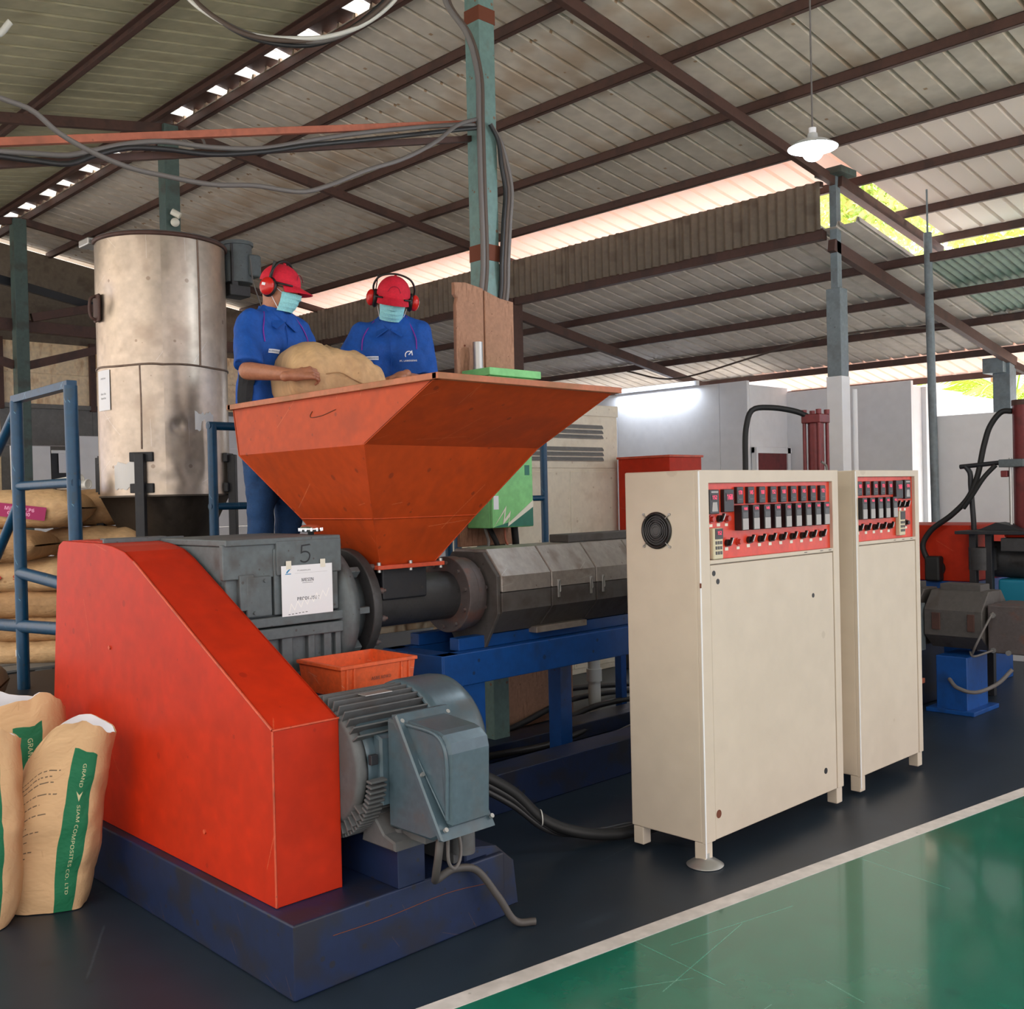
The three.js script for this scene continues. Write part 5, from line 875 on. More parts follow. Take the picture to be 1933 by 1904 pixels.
{
  const t = thing('tube_lamp', 'glowing white tube lamp along the top of the white wall', 'lamp', [11.93, 3.12, -9.35]);
  part(t, 'tube', rod([11.93, 3.12, -10.05], [11.93, 3.12, -8.65], 0.018, 16), new THREE.MeshStandardMaterial({ color: 0xffffff, emissive: 0xeaf2ff, emissiveIntensity: 6 }));
  part(t, 'batten', bx(11.955, 3.085, -10.1, 12.02, 3.155, -8.6, 0.004), M.white);
  const l = new THREE.RectAreaLight(0xeaf2ff, 110, 1.4, 0.05); l.position.set(11.9, 3.09, -9.35); l.lookAt(11.9 - 0.35, 3.09 - 1, -9.35); scene.add(l);
}

// ---------- cables overhead and on the floor ----------
const cab = (label, pts, r, m, n = 'cable') => solo(n, label, 'cable', tube(pts, r, 90, 8), m, pts[0]);
cab('long sagging cable crossing from the upper left to the pale green post', [[1.2, 3.32, -4.45], [1.457, 3.262, -4.45], [1.581, 3.242, -4.45], [1.686, 3.174, -4.45], [1.841, 3.118, -4.45], [2.005, 3.087, -4.45], [2.153, 3.084, -4.45], [2.388, 3.09, -4.45], [2.612, 3.128, -4.45], [2.881, 3.148, -4.45], [3.04, 3.21, -4.45], [3.277, 3.334, -4.45], [3.527, 3.448, -4.46], [3.8, 3.61, -4.5], [4.05, 3.79, -4.58], [4.28, 3.9, -4.65]], 0.012, M.cableGrey);
[[0, 0, 0], [0.02, 0.02, 0.02], [-0.015, 0.015, 0.01], [0.01, -0.02, -0.02]].forEach(([a, b, c], i) => cab(['grey cable of the thick bundle at the top left', 'brown cable twisted in the thick top left bundle', 'pale cable twisted in the thick top left bundle', 'dark cable under the thick top left bundle'][i], [[2.9, 4.8, -5.86], [2.983, 4.616, -5.775], [3.1, 4.501, -5.661], [3.235, 4.407, -5.529], [3.44, 4.353, -5.331], [3.577, 4.358, -5.199], [3.716, 4.44, -5.065], [3.845, 4.589, -4.942], [3.95, 4.78, -4.85]].map(([x, y, z], k) => [x + a * Math.cos(k * 1.3), y + b * Math.sin(k * 1.3 + i), z + c]), 0.014, [M.cableGrey, M.cableBrown, M.pvc, M.cable][i]));
[[0, 0], [0.02, -0.03]].forEach(([a, b], i) => cab(['grey cable strapped under the orange tie bar', 'darker cable hanging just below the orange tie bar'][i], [[1.1, 2.98, -4.68], [1.436, 3.098, -4.68], [1.651, 3.137, -4.68], [1.81, 3.162, -4.68], [1.929, 3.209, -4.68], [2.078, 3.27, -4.68], [2.259, 3.323, -4.68], [2.506, 3.349, -4.68], [2.801, 3.408, -4.68], [3.057, 3.5, -4.68], [3.401, 3.62, -4.68], [4.145, 3.836, -4.66], [4.28, 3.86, -4.65]].map(([x, y, z], k) => [x, y + b + (i ? 0.012 * Math.sin(k * 1.7) : 0), z + a * 0.5]), 0.013, i ? M.cable : M.cableGrey));
[['first', 0, M.cableGrey], ['second', 0.028, M.cableBrown]].forEach(([w, d, m]) => cab(`${w} cable running down the left side of the pale green post`, [[4.085 + d, 4.9, -4.71], [4.085 + d, 4.581, -4.71], [4.2 + d, 4.389, -4.65], [4.26 + d, 4.165, -4.63], [4.265 + d, 3.88, -4.63], [4.268 + d, 3.53, -4.63], [4.272 + d, 2.99, -4.63], [4.272 + d, 2.8, -4.66]], 0.016, m));
[['outermost', 0.0], ['middle', -0.03], ['innermost', -0.055]].forEach(([w, d], i) => cab(`${w} looped cable on the right side of the pale green post`, [[4.36, 3.88, -4.63], [4.43 + d * 0.3, 3.79, -4.62], [4.49 + d, 3.65, -4.62], [4.52 + d, 3.5, -4.62], [4.5 + d, 3.3, -4.62], [4.475 + d, 3.05, -4.62], [4.48 + d, 2.86, -4.64], [4.46 + d, 2.6, -4.7]], 0.014, [M.cableGrey, M.cableBrown, M.cable][i]));
cab('pale cable end with dark tape at the upper left corner', [[1.2, 4.9, -6.9], [1.9, 4.6, -6.55], [2.13, 4.42, -6.55], [2.2, 4.5, -6.5]], 0.02, M.pvc);
cab('thin wire coil at the head of the tank post', [[4.4, 4.95, -8.84], [4.5, 4.88, -8.8], [4.58, 4.84, -8.78], [4.66, 4.9, -8.8], [4.62, 4.98, -8.82], [4.46, 4.99, -8.82]], 0.012, M.cableGrey, 'wire_coil');
solo('ceramic_insulator', 'small yellowish insulator fixed to the tank post', 'insulator', [rod([4.34, 4.24, -8.84], [4.4, 4.2, -8.8], 0.03, 14), new THREE.SphereGeometry(0.04, 14, 10).translate(4.36, 4.14, -8.82)], M.tape, [4.36, 4.2, -8.84]);
[['upper black corrugated', 0.026, 0.0, M.rubber], ['lower black', 0.02, -0.03, M.cable], ['thinner black', 0.016, -0.06, M.cable]].forEach(([w, r, d, m], i) => cab(`${w} hose curving from the motor to the wide cabinet`, [[2.75, 0.42 + d, -3.5], [3.02, 0.38 + d, -3.45], [3.2, 0.27 + d, -3.36], [3.32, 0.13 + d * 0.6, -3.28], [3.42, 0.05 + (2 - i) * 0.012, -3.18 - i * 0.03], [3.6, 0.035, -3.1 - i * 0.04], [3.75, 0.04, -3.04 - i * 0.04], [3.9, 0.05, -2.95]], r, m));
solo('cable_tie', 'white cable tie on the hoses in front of the blue skid', 'cable tie', new THREE.TorusGeometry(0.034, 0.003, 6, 24).rotateY(1.0).translate(3.31, 0.14, -3.285), M.pvc, [3.31, 0.14, -3.285]);
for (let i = 0; i < 6; i++) cab(['first', 'second', 'third', 'fourth', 'fifth', 'sixth'][i] + ' black cable lying on the floor under the blue frame, counted from the front', [[3.4, 0.02, -4.0 - i * 0.22], [4.0, 0.03 + i * 0.01, -4.1 - i * 0.22], [4.7, 0.03, -4.05 - i * 0.24], [5.5, 0.05 + i * 0.015, -4.15 - i * 0.24], [6.6, 0.04, -4.1 - i * 0.26]], 0.022, M.cable);
cab('thin sagging wire under the lower roof near the white wall', [[11.66, 3.36, -9.6], [11.4, 3.14, -8.6], [11.2, 3.26, -7.2], [11.2, 3.38, -6.4], [11.4, 3.42, -5.6], [11.66, 3.38, -4.9]], 0.012, M.cableBrown);
solo('scrap_sack', 'crumpled brown sack lying behind the feed pipe', 'sack', sackGeo(0.34, 0.24, 0.16, 301, 0.06).rotateY(yw).translate(3.9, 0.98, -4.95), M.kraftDark, [3.9, 0.9, -4.95], undefined, false);
solo('shelf_board', 'wooden shelf board holding the crumpled sack behind the pipe', 'shelf', [bx(3.4, 0.82, -5.2, 4.3, 0.88, -4.8, 0.004), bx(3.45, 0, -5.1, 3.52, 0.82, -5.03, 0.003), bx(4.2, 0, -5.1, 4.27, 0.82, -5.03, 0.003)], M.ply, [3.85, 0, -5]);

solo('storage_box', 'reddish brown wooden box standing on the floor behind the blue stand', 'box', [bx(4.75, 0, -5.5, 5.5, 0.52, -5.1, 0.006), bx(4.73, 0.5, -5.52, 5.52, 0.54, -5.08, 0.004)], M.plank, [5.1, 0, -5.3]);
{ const c = [5.62, 0, -5.0], t = thing('pipe_stub', 'short upright white plastic pipe with a collar behind the blue stand', 'pipe', c); part(t, 'pipe', rod(c, [5.62, 0.42, -5.0], 0.045, 20), M.pvc); part(t, 'collar', rod([5.62, 0.24, -5.0], [5.62, 0.33, -5.0], 0.056, 20), M.pvc); }

// ---------- trees outside ----------
function leafCrown(parent, name, n, place, seed, hex, size) {
  const r = rng(seed), g = new THREE.BufferGeometry(); g.setAttribute('position', new THREE.Float32BufferAttribute([0, 0, 0, 0.5, 0.1, 0.35, 1, -0.05, 0, 0, 0, 0, 1, -0.05, 0, 0.5, 0.1, -0.35], 3)); g.computeVertexNormals();
  const m = new THREE.MeshPhysicalMaterial({ color: hex, roughness: 0.7, transmission: 0.4, thickness: 0, side: THREE.DoubleSide });
  const im = new THREE.InstancedMesh(g, m, n), o = new THREE.Object3D(), c = new THREE.Color();
  for (let i = 0; i < n; i++) { o.position.set(...place(r)); o.rotation.set(r() * 6, r() * 6, r() * 6); o.scale.setScalar(size * (0.6 + r() * 0.8)); o.updateMatrix(); im.setMatrixAt(i, o.matrix); im.setColorAt(i, c.setRGB(0.75 + r() * 0.5, 0.8 + r() * 0.4, 0.6 + r() * 0.4)); }
  im.name = name; im.userData.kind = 'stuff'; im.castShadow = im.receiveShadow = true; parent.add(im);
}
[['leafy tree seen through the gap beside the pole', 25, -9.5, 8.2, 2.6], ['leafy tree seen through the gap at the far right', 26, -4.5, 8.6, 2.8], ['leafy tree beyond the open roof corner', 27, -13.5, 9.6, 2.0], ['tree behind the low white wall', 24, -6.5, 5.0, 2.2]].forEach(([l, x, z, y, r0], k) => {
  const t = thing('tree', l, 'tree', [x, -0.12, z]);
  part(t, 'trunk', rod([x, -0.12, z], [x + 0.2, y - r0 * 0.5, z], 0.2, 12, 0.12), M.kraftDark);
  leafCrown(t, 'foliage', 5200, (r) => { const u = r() * 2 - 1, a = r() * 6.283, q = r0 * Math.pow(r(), 0.4) * (0.8 + 0.3 * Math.sin(a * 3 + k)), s = Math.sqrt(1 - u * u); return [q * s * Math.cos(a) * 1.3, y + 0.12 + q * u, q * s * Math.sin(a) * 1.3]; }, 400 + k, 0xe2ebb4, 0.2);
});
{
  const x = 19, z = -6.9, t = thing('palm', 'palm with bright yellow green fronds above the low white wall', 'palm', [x, -0.12, z]);
  part(t, 'trunk', tube([[x, -0.12, z], [x + 0.1, 1.5, z], [x + 0.05, 3.0, z]], 0.13, 20, 10), M.kraftDark);
  const m = new THREE.MeshPhysicalMaterial({ color: 0xb4cc3a, roughness: 0.6, transmission: 0.4, thickness: 0, side: THREE.DoubleSide });
  for (let i = 0; i < 14; i++) { const a = i / 14 * 6.283, gs = [], q = (s) => [x + Math.cos(a) * s * 1.9, 3.0 + s * 1.5 - s * s * 1.6 * (0.8 + 0.3 * Math.sin(i * 2)), z + Math.sin(a) * s * 1.9]; gs.push(tube([q(0), q(0.33), q(0.66), q(1)], 0.014, 12, 5)); for (let k = 1; k < 26; k++) for (const sd of [-1, 1]) { const p = q(k / 26), l = 0.42 * Math.sin(Math.PI * (0.15 + 0.8 * k / 26)), dx = -Math.sin(a) * sd, dz = Math.cos(a) * sd; gs.push(quad(p, [p[0] + dx * l * 0.5 + Math.cos(a) * 0.08, p[1] - 0.04, p[2] + dz * l * 0.5 + Math.sin(a) * 0.08], [p[0] + dx * l + Math.cos(a) * 0.22, p[1] - 0.26 * l - 0.05, p[2] + dz * l + Math.sin(a) * 0.22], [p[0] + dx * l * 0.5 + Math.cos(a) * 0.11, p[1] - 0.07, p[2] + dz * l * 0.5 + Math.sin(a) * 0.11])); } part(t, 'frond', gs, m); }
}

// ---------- workers ----------
const smin = (a, b, k) => { const h = Math.max(k - Math.abs(a - b), 0) / k; return Math.min(a, b) - h * h * k * 0.25; };
function caps(p, a, b, ra, rb) { const x = b[0] - a[0], y = b[1] - a[1], z = b[2] - a[2], px = p[0] - a[0], py = p[1] - a[1], pz = p[2] - a[2], h = clamp((px * x + py * y + pz * z) / (x * x + y * y + z * z || 1e-9)); return Math.hypot(px - x * h, py - y * h, pz - z * h) - (ra + (rb - ra) * h); }
const ell = (p, c, r) => { const k = Math.hypot((p[0] - c[0]) / r[0], (p[1] - c[1]) / r[1], (p[2] - c[2]) / r[2]); return (k - 1) * Math.min(...r); };
function mesher(sdf, lo, hi, res) {
  const mc = new MarchingCubes(res, new THREE.MeshBasicMaterial(), false, false, 160000); mc.isolation = 0; const f = mc.field, n = res;
  for (let z = 0; z < n; z++) for (let y = 0; y < n; y++) for (let x = 0; x < n; x++) f[(z * n + y) * n + x] = -sdf([lo[0] + (hi[0] - lo[0]) * x / n, lo[1] + (hi[1] - lo[1]) * y / n, lo[2] + (hi[2] - lo[2]) * z / n]);
  mc.update();
  const c = mc.count ?? mc.geometry.drawRange.count, p = new Float32Array(c * 3);
  for (let i = 0; i < c * 3; i++) { const k = i % 3; p[i] = lo[k] + (hi[k] - lo[k]) * (mc.positionArray[i] + 1) / 2; }
  let g = new THREE.BufferGeometry(); g.setAttribute('position', new THREE.BufferAttribute(p, 3));
  g = mergeVertices(g, 1e-5); g.computeVertexNormals(); return g;
}
const v3 = { add: (a, b, s = 1) => [a[0] + b[0] * s, a[1] + b[1] * s, a[2] + b[2] * s], sub: (a, b) => [a[0] - b[0], a[1] - b[1], a[2] - b[2]], dot: (a, b) => a[0] * b[0] + a[1] * b[1] + a[2] * b[2], cross: (a, b) => [a[1] * b[2] - a[2] * b[1], a[2] * b[0] - a[0] * b[2], a[0] * b[1] - a[1] * b[0]], norm: (a) => { const l = Math.hypot(...a) || 1; return a.map((q) => q / l); } };
function elbow(S, T, l1, l2, hint) {                               // two-bone reach
  const d = v3.sub(T, S), L = Math.min(Math.hypot(...d), l1 + l2 - 0.004), u = v3.norm(d), a = (l1 * l1 - l2 * l2 + L * L) / (2 * L), h = Math.sqrt(Math.max(0, l1 * l1 - a * a)), q = v3.norm(v3.add(hint, u, -v3.dot(hint, u)));
  return [v3.add(v3.add(S, u, a), q, h), v3.add(S, u, L)];
}
function hand(W, dir, palm, right, curl) {                          // wrist, pointing direction, palm normal
  const d = v3.norm(dir), n = v3.norm(v3.add(palm, d, -v3.dot(palm, d))), s = v3.cross(d, n).map((q) => q * (right ? 1 : -1)), P = (f, a, b) => v3.add(v3.add(v3.add(W, d, f), s, a), n, b), seg = [];
  [[0.030, 0.074, 0.0095, 1], [0.010, 0.082, 0.0098, 1.05], [-0.011, 0.077, 0.0094, 1.1], [-0.031, 0.062, 0.0084, 1.2]].forEach(([off, len, r, c]) => {
    let p = P(0.088 - Math.abs(off) * 0.15, off, 0), a = 0.15; const L = [0.45, 0.32, 0.23];
    seg.push([P(0.03, off * 0.7, 0), p, r + 0.003, r + 0.001]);
    L.forEach((l, i) => { a += curl * c * (i ? 0.75 : 0.55); const q = v3.add(v3.add(p, d, Math.cos(a) * len * l * 1.1), n, Math.sin(a) * len * l * 1.1); seg.push([p, q, r - i * 0.0008, r - (i + 1) * 0.0009]); p = q; });
  });
  let p = P(0.022, 0.026, 0.006), a = 0.7; [[0.04, 0.013], [0.032, 0.0115], [0.026, 0.0105]].forEach(([l, r], i) => { const q = v3.add(v3.add(v3.add(p, d, l * Math.cos(a)), s, l * Math.sin(a)), n, l * 0.45); seg.push([p, q, r, r - 0.001]); p = q; a -= 0.4; });
  const fing = seg, sdf = (x) => { let e = smin(caps(x, P(0.0, 0.012, 0), P(0.075, 0.018, 0), 0.02, 0.016), caps(x, P(0.0, -0.012, 0), P(0.072, -0.02, 0), 0.02, 0.015), 0.02); e = smin(e, caps(x, P(-0.05, 0, 0), P(0.01, 0, 0), 0.025, 0.023), 0.02); for (const [A, B, ra, rb] of fing) e = smin(e, caps(x, A, B, ra, rb), 0.006); return e; };
  const c = P(0.07, 0, 0.02); return mesher(sdf, c.map((q) => q - 0.15), c.map((q) => q + 0.15), 92);
}
const skin = surf({ c: [168, 112, 84], dirt: [150, 94, 70], amt: 0.4, tile: 0.3, rough: 0.5, seed: 71, bump: 0.0003, extra: { clearcoat: 0.1 } });
const shirtM = surf({ c: [4, 76, 164], dirt: [4, 62, 142], amt: 0.5, tile: 0.4, rough: 0.75, seed: 72, bump: 0.0025, extra: { sheen: 0.3, sheenRoughness: 0.6 } });
const shirtBlack = flat(0x15161c, 0.8), jeans = surf({ c: [26, 66, 112], dirt: [18, 48, 86], amt: 0.5, tile: 0.3, rough: 0.85, seed: 73, bump: 0.003 });
const capM = surf({ c: [206, 24, 52], dirt: [186, 18, 44], amt: 0.4, tile: 0.2, rough: 0.8, seed: 74, bump: 0.0004 }), maskM = surf({ c: [150, 218, 226], dirt: [132, 204, 216], amt: 0.4, tile: 0.15, rough: 0.8, seed: 75, bump: 0.0003 }), muffRed = flat(0xc8201c, 0.25), hairM = flat(0x15110f, 0.7), purple = flat(0x7a2a9c, 0.7);
const lensM = new THREE.MeshPhysicalMaterial({ color: 0xf4f6f8, roughness: 0.03, transmission: 1, thickness: 0, ior: 1.45 });
function person({ label, at, turn, head, rightHand, leftHand, lean, size = 1 }) {
  const t = thing('person', label, 'person', at, undefined, turn); t.scale.setScalar(size);
  const inv = new THREE.Matrix4().compose(V(...at), new THREE.Quaternion().setFromAxisAngle(V(0, 1, 0), turn), V(size, size, size)).invert(), loc = (p) => V(...p).applyMatrix4(inv).toArray(), locD = (d) => V(...d).transformDirection(inv).toArray();
  // spine leans forward from the hips
  const bend = (p) => { const h = Math.max(0, p[1] - 0.95); return [p[0] + lean[0] * h, p[1] - (lean[1] ** 2) * h * 0.35, p[2] + lean[1] * h]; };
  const B = (x, y, z) => bend([x, y, z]);
  const SR = B(-0.165, 1.365, 0), SL_ = B(0.165, 1.365, 0);
  const [ER, WR] = elbow(SR, loc(rightHand.wrist), 0.3, 0.265, locD(rightHand.hint)), [EL, WL] = elbow(SL_, loc(leftHand.wrist), 0.3, 0.265, locD(leftHand.hint));
  // skin: head and neck, arms, hands, all one mesh
  const neck = B(0, 1.45, 0.0), HM = new THREE.Matrix4().makeTranslation(...neck).multiply(new THREE.Matrix4().makeRotationFromEuler(new THREE.Euler(head.pitch, head.yaw, head.roll ?? 0, 'YXZ'))).multiply(new THREE.Matrix4().makeTranslation(0, -1.45, 0));
  const hd = (p) => { let e = ell(p, [0, 1.575, 0.0], [0.077, 0.105, 0.096]); e = smin(e, ell(p, [0, 1.51, 0.03], [0.057, 0.062, 0.064]), 0.04); e = smin(e, caps(p, [0, 1.565, 0.09], [0, 1.532, 0.108], 0.009, 0.015), 0.015); e = smin(e, caps(p, [-0.05, 1.59, 0.075], [0.05, 1.59, 0.075], 0.012, 0.012), 0.02); for (const s of [-1, 1]) { e = smin(e, ell(p, [s * 0.079, 1.55, -0.005], [0.012, 0.032, 0.02]), 0.008); e = Math.max(e, -ell(p, [s * 0.031, 1.568, 0.098], [0.016, 0.011, 0.014])); } e = smin(e, caps(p, [-0.02, 1.487, 0.085], [0.02, 1.487, 0.085], 0.009, 0.009), 0.012); return smin(e, caps(p, [0, 1.38, -0.015], [0, 1.5, -0.005], 0.06, 0.055), 0.03); };
  const headG = mesher(hd, [-0.14, 1.36, -0.15], [0.14, 1.7, 0.16], 84).applyMatrix4(HM);
  const strip = (g) => { g = g.clone(); for (const k of Object.keys(g.attributes)) if (k !== 'position') g.deleteAttribute(k); g = g.index ? g : mergeVertices(g); g.computeVertexNormals(); return g; };
  const arm = (E, W) => mesher((p) => caps(p, E, W, 0.046, 0.029), [0, 1, 2].map((k) => Math.min(E[k], W[k]) - 0.07), [0, 1, 2].map((k) => Math.max(E[k], W[k]) + 0.07), 48);
  const hR = hand(WR, locD(rightHand.dir), locD(rightHand.palm), true, rightHand.curl), hL = hand(WL, locD(leftHand.dir), locD(leftHand.palm), false, leftHand.curl);
  const body = mergeGeometries([headG, arm(ER, WR), hR, arm(EL, WL), hL].map(strip)); const sk = part(t, 'body', prep(body), skin);
  for (const s of [-1, 1]) part(sk, 'eye', new THREE.SphereGeometry(0.0125, 16, 12).translate(s * 0.031, 1.567, 0.083).applyMatrix4(HM), flat(0x2a1c18, 0.2));
  // shirt
  const sleeve = (S, E) => [S, v3.add(S, v3.sub(E, S), 0.84)], [r0, r1] = sleeve(SR, ER), [l0, l1] = sleeve(SL_, EL);
  const col = (x) => [[B(x, 0.84, 0.0), B(x * 1.0, 1.0, 0.0), 0.118, 0.108], [B(x, 1.0, 0), B(x * 1.1, 1.26, 0.0), 0.108, 0.112], [B(x * 1.1, 1.26, 0), B(x * 0.9, 1.36, -0.01), 0.112, 0.075]];
  const segs = [...col(-0.085), ...col(0.085), [B(0, 1.395, -0.01), B(-0.15, 1.365, -0.005), 0.066, 0.058], [B(0, 1.395, -0.01), B(0.15, 1.365, -0.005), 0.066, 0.058], [B(0, 1.3, -0.01), B(0, 1.43, -0.01), 0.1, 0.062]];
  const wr = (p) => (n3(p[0] * 11 + 40, p[1] * 7 + 40, p[2] * 11 + 4) - 0.5) * 0.026 + (n3(p[0] * 24 + 9, p[1] * 15 + 9, p[2] * 24 + 7) - 0.5) * 0.013;
  const sdfS = (p) => { let e = 1; for (const [a, b, ra, rb] of segs) e = smin(e, caps(p, a, b, ra, rb), 0.05); e = smin(e, caps(p, r0, r1, 0.06, 0.072), 0.035); e = smin(e, caps(p, l0, l1, 0.06, 0.072), 0.035); e = Math.max(e, 0.83 - p[1]);
    for (const [S, E] of [[r0, r1], [l0, l1]]) { const u = v3.norm(v3.sub(E, S)), q = v3.sub(p, E); if (Math.hypot(...q) < 0.13) e = Math.max(e, v3.dot(q, u) - 0.015); }
    return e + wr(p); };
  const ex = [r0, r1, l0, l1], lo = [0, 1, 2].map((k) => Math.min(...ex.map((q) => q[k]), k === 1 ? 0.83 : -0.24) - 0.13), hi = [0, 1, 2].map((k) => Math.max(...ex.map((q) => q[k]), k === 1 ? 1.42 : 0.2) + 0.13); lo[1] = Math.max(lo[1], 0.76);
  const sg = mesher(sdfS, lo, hi, 110), sh_ = part(t, 'shirt', prep(sg), shirtM);
  const hit = (p, d) => { let q = p; for (let i = 0; i < 60; i++) { const e = sdfS(q); if (e < 0.001) break; q = v3.add(q, d, Math.max(0.0015, e * 0.6)); } return q; };
  const on = (x, y, off = 0.003) => { const q = hit(B(x, y, 0.4), [0, 0, -1]); return [q[0], q[1], q[2] + off]; };
  const patchOn = (x0, x1, y0, y1, n, m) => { const gs = []; for (let i = 0; i < n; i++) for (let j = 0; j < n; j++) { const X = (k) => x0 + (x1 - x0) * k / n, Y = (k) => y0 + (y1 - y0) * k / n; const g = quad(on(X(i), Y(j)), on(X(i + 1), Y(j)), on(X(i + 1), Y(j + 1)), on(X(i), Y(j + 1))); const uv = [[i, j], [i + 1, j], [i + 1, j + 1], [i, j], [i + 1, j + 1], [i, j + 1]].flatMap(([a, b]) => [a / n, b / n]); g.setAttribute('uv', new THREE.Float32BufferAttribute(uv, 2)); gs.push(g); } return gs; };
  part(sh_, 'name_tag', patchOn(-0.13, -0.06, 1.205, 1.225, 4), new THREE.MeshStandardMaterial({ map: canvasTex(128, 32, (c, w, h) => { c.fillStyle = '#dfe6f2'; c.fillRect(0, 0, w, h); c.fillStyle = '#5a6a8a'; c.font = 'bold 20px sans-serif'; c.fillText('KURNIAWAN', 3, 23); }), roughness: 0.7 }), undefined, false);
  part(sh_, 'chest_logo', patchOn(0.055, 0.155, 1.185, 1.265, 6), new THREE.MeshStandardMaterial({ map: canvasTex(160, 128, (c, w, h) => { c.clearRect(0, 0, w, h); c.strokeStyle = '#e8eef8'; c.lineWidth = 9; c.beginPath(); c.arc(88, 60, 34, Math.PI * 0.85, Math.PI * 1.75); c.stroke(); c.beginPath(); c.moveTo(84, 58); c.lineTo(112, 26); c.lineTo(116, 62); c.stroke(); c.fillStyle = '#e8eef8'; c.font = 'bold 22px sans-serif'; c.fillText('PT. LANGGENG', 0, 116); }), transparent: true, roughness: 0.7 }), undefined, false);
  part(sh_, 'placket', tube([on(0.006, 1.36), on(0.006, 1.28), on(0.006, 1.2), on(0.006, 1.1), on(0.006, 1.0)], 0.0025, 40, 5), shirtM);
  for (const s of [-1, 1]) {
    part(sh_, 'piping', tube([hit(B(s * 0.09, 1.6, 0.01), [0, -1, 0]), on(s * 0.13, 1.37), on(s * 0.148, 1.32), on(s * 0.152, 1.26)], 0.0035, 30, 5), purple);
    const a = B(s * 0.005, 1.365, 0.1), b = B(s * 0.06, 1.44, 0.045), c = B(s * 0.075, 1.465, -0.03), d = B(s * 0.092, 1.41, -0.03), e = B(s * 0.082, 1.34, 0.1);
    part(sh_, 'collar', [...plate(on(s * 0.006, 1.375, 0.006), on(s * 0.07, 1.33, 0.016), d, c, 0.004), ...plate(on(s * 0.006, 1.375, 0.006), d, c, b, 0.003), ...plate(c, d, B(0, 1.425, -0.098), B(0, 1.475, -0.08), 0.004)], shirtM);
    const sp = []; for (let i = 0; i < 8; i++) for (let j = 0; j < 3; j++) { const f = (u, v) => hit(B(s * 0.5, 0.86 + u * 0.24, -0.01 + v * 0.09), [-s, 0, 0]).map((q, k) => q + (k === 0 ? s * 0.008 : 0)); sp.push(quad(f(i / 8, j / 3), f((i + 1) / 8, j / 3), f((i + 1) / 8, (j + 1) / 3), f(i / 8, (j + 1) / 3))); }
    part(sh_, 'side_panel', sp, shirtBlack, 'black side panel');
  }
  // undershirt at the throat
  part(t, 'undershirt', [new THREE.SphereGeometry(0.062, 24, 16).scale(1, 0.8, 0.8).translate(...B(0, 1.405, 0.012))], flat(0x16221c, 0.8));
  // trousers and shoes
  const leg = (s) => [[[s * 0.085, 0.9, 0], [s * 0.09, 0.48, 0.02], 0.1, 0.072], [[s * 0.09, 0.48, 0.02], [s * 0.1, 0.07, -0.01], 0.072, 0.062]], ls = [...leg(-1), ...leg(1), [[-0.06, 0.92, 0], [0.06, 0.92, 0], 0.11, 0.11]];
  const pants = mesher((p) => { let e = 1; for (const [a, b, ra, rb] of ls) e = smin(e, caps(p, a, b, ra, rb), 0.03); return Math.max(e, 0.045 - p[1], p[1] - 0.96) + (n3(p[0] * 14 + 3, p[1] * 20 + 3, p[2] * 14 + 5) - 0.5) * 0.022; }, [-0.26, 0.0, -0.2], [0.26, 1.02, 0.2], 76);
  part(t, 'trousers', prep(pants), jeans);
  for (const s of [-1, 1]) part(t, 'shoe', [bc(s * 0.1, 0.035, 0.05, 0.09, 0.07, 0.26, 0.03, 3)], M.black);
  // head gear, in head axes turned with the head
  const H = (g) => join(g).applyMatrix4(HM), add = (p, n, g, m) => part(p, n, H(g), m);
  add(t, 'hair', [new THREE.SphereGeometry(0.084, 28, 16, 0, Math.PI * 2, 0.9, 1.0).scale(0.97, 1.15, 1.12).rotateX(-0.35).translate(0, 1.57, -0.012)], hairM);
  const cp = add(t, 'cap', [new THREE.SphereGeometry(0.1, 36, 18, 0, Math.PI * 2, 0, Math.PI * 0.5).scale(0.94, 1.0, 1.1).translate(0, 1.592, -0.002), lathe([[0.094, 0], [0.0955, 0], [0.0955, 0.014], [0.094, 0.014]], 36).scale(1, 1, 1.13).translate(0, 1.586, -0.002)], capM);
  const vis = []; { const nu = 20, nv = 8, q = (i, j) => { const a = -1.05 + 2.1 * i / nu, rr = 0.1 + 0.075 * Math.cos(a * 0.85) * j / nv; return [Math.sin(a) * (0.094 + 0.006 * j / nv), 1.592 - 0.022 * (j / nv) - 0.028 * Math.sin(a) ** 2 * (0.4 + j / nv * 0.6), Math.cos(a) * rr * 1.08]; }; for (let i = 0; i < nu; i++) for (let j = 0; j < nv; j++) vis.push(plate(q(i, j), q(i + 1, j), q(i + 1, j + 1), q(i, j + 1), 0.003)); }
  add(cp, 'visor', vis, capM); add(cp, 'cap_button', new THREE.SphereGeometry(0.008, 12, 8).translate(0, 1.694, -0.002), capM);
  add(cp, 'stitched_arch', tube([[-0.036, 1.625, 0.106], [-0.02, 1.649, 0.097], [0, 1.656, 0.095], [0.02, 1.649, 0.097], [0.036, 1.625, 0.106]], 0.0018, 24, 5), flat(0x8c1430, 0.8));
  // mask: a pleated shell over nose and mouth
  { const nu = 18, nv = 12, gs = [], q = (i, j) => { const a = -1.15 + 2.3 * i / nu, y = 1.555 - 0.098 * j / nv, mid = Math.cos(a * 0.9), out = 0.112 + 0.012 * Math.sin(Math.PI * j / nv) - 0.018 * (j / nv) + (j < 4 ? 0.012 * Math.exp(-((a / 0.25) ** 2)) : 0) + 0.0025 * (j % 3 === 0 ? 1 : 0); return [Math.sin(a) * 0.078 * (1 - 0.12 * j / nv), y - 0.012 * (1 - mid), 0.0 + Math.cos(a) * out * (1 - 0.08 * j / nv) + 0.008]; };
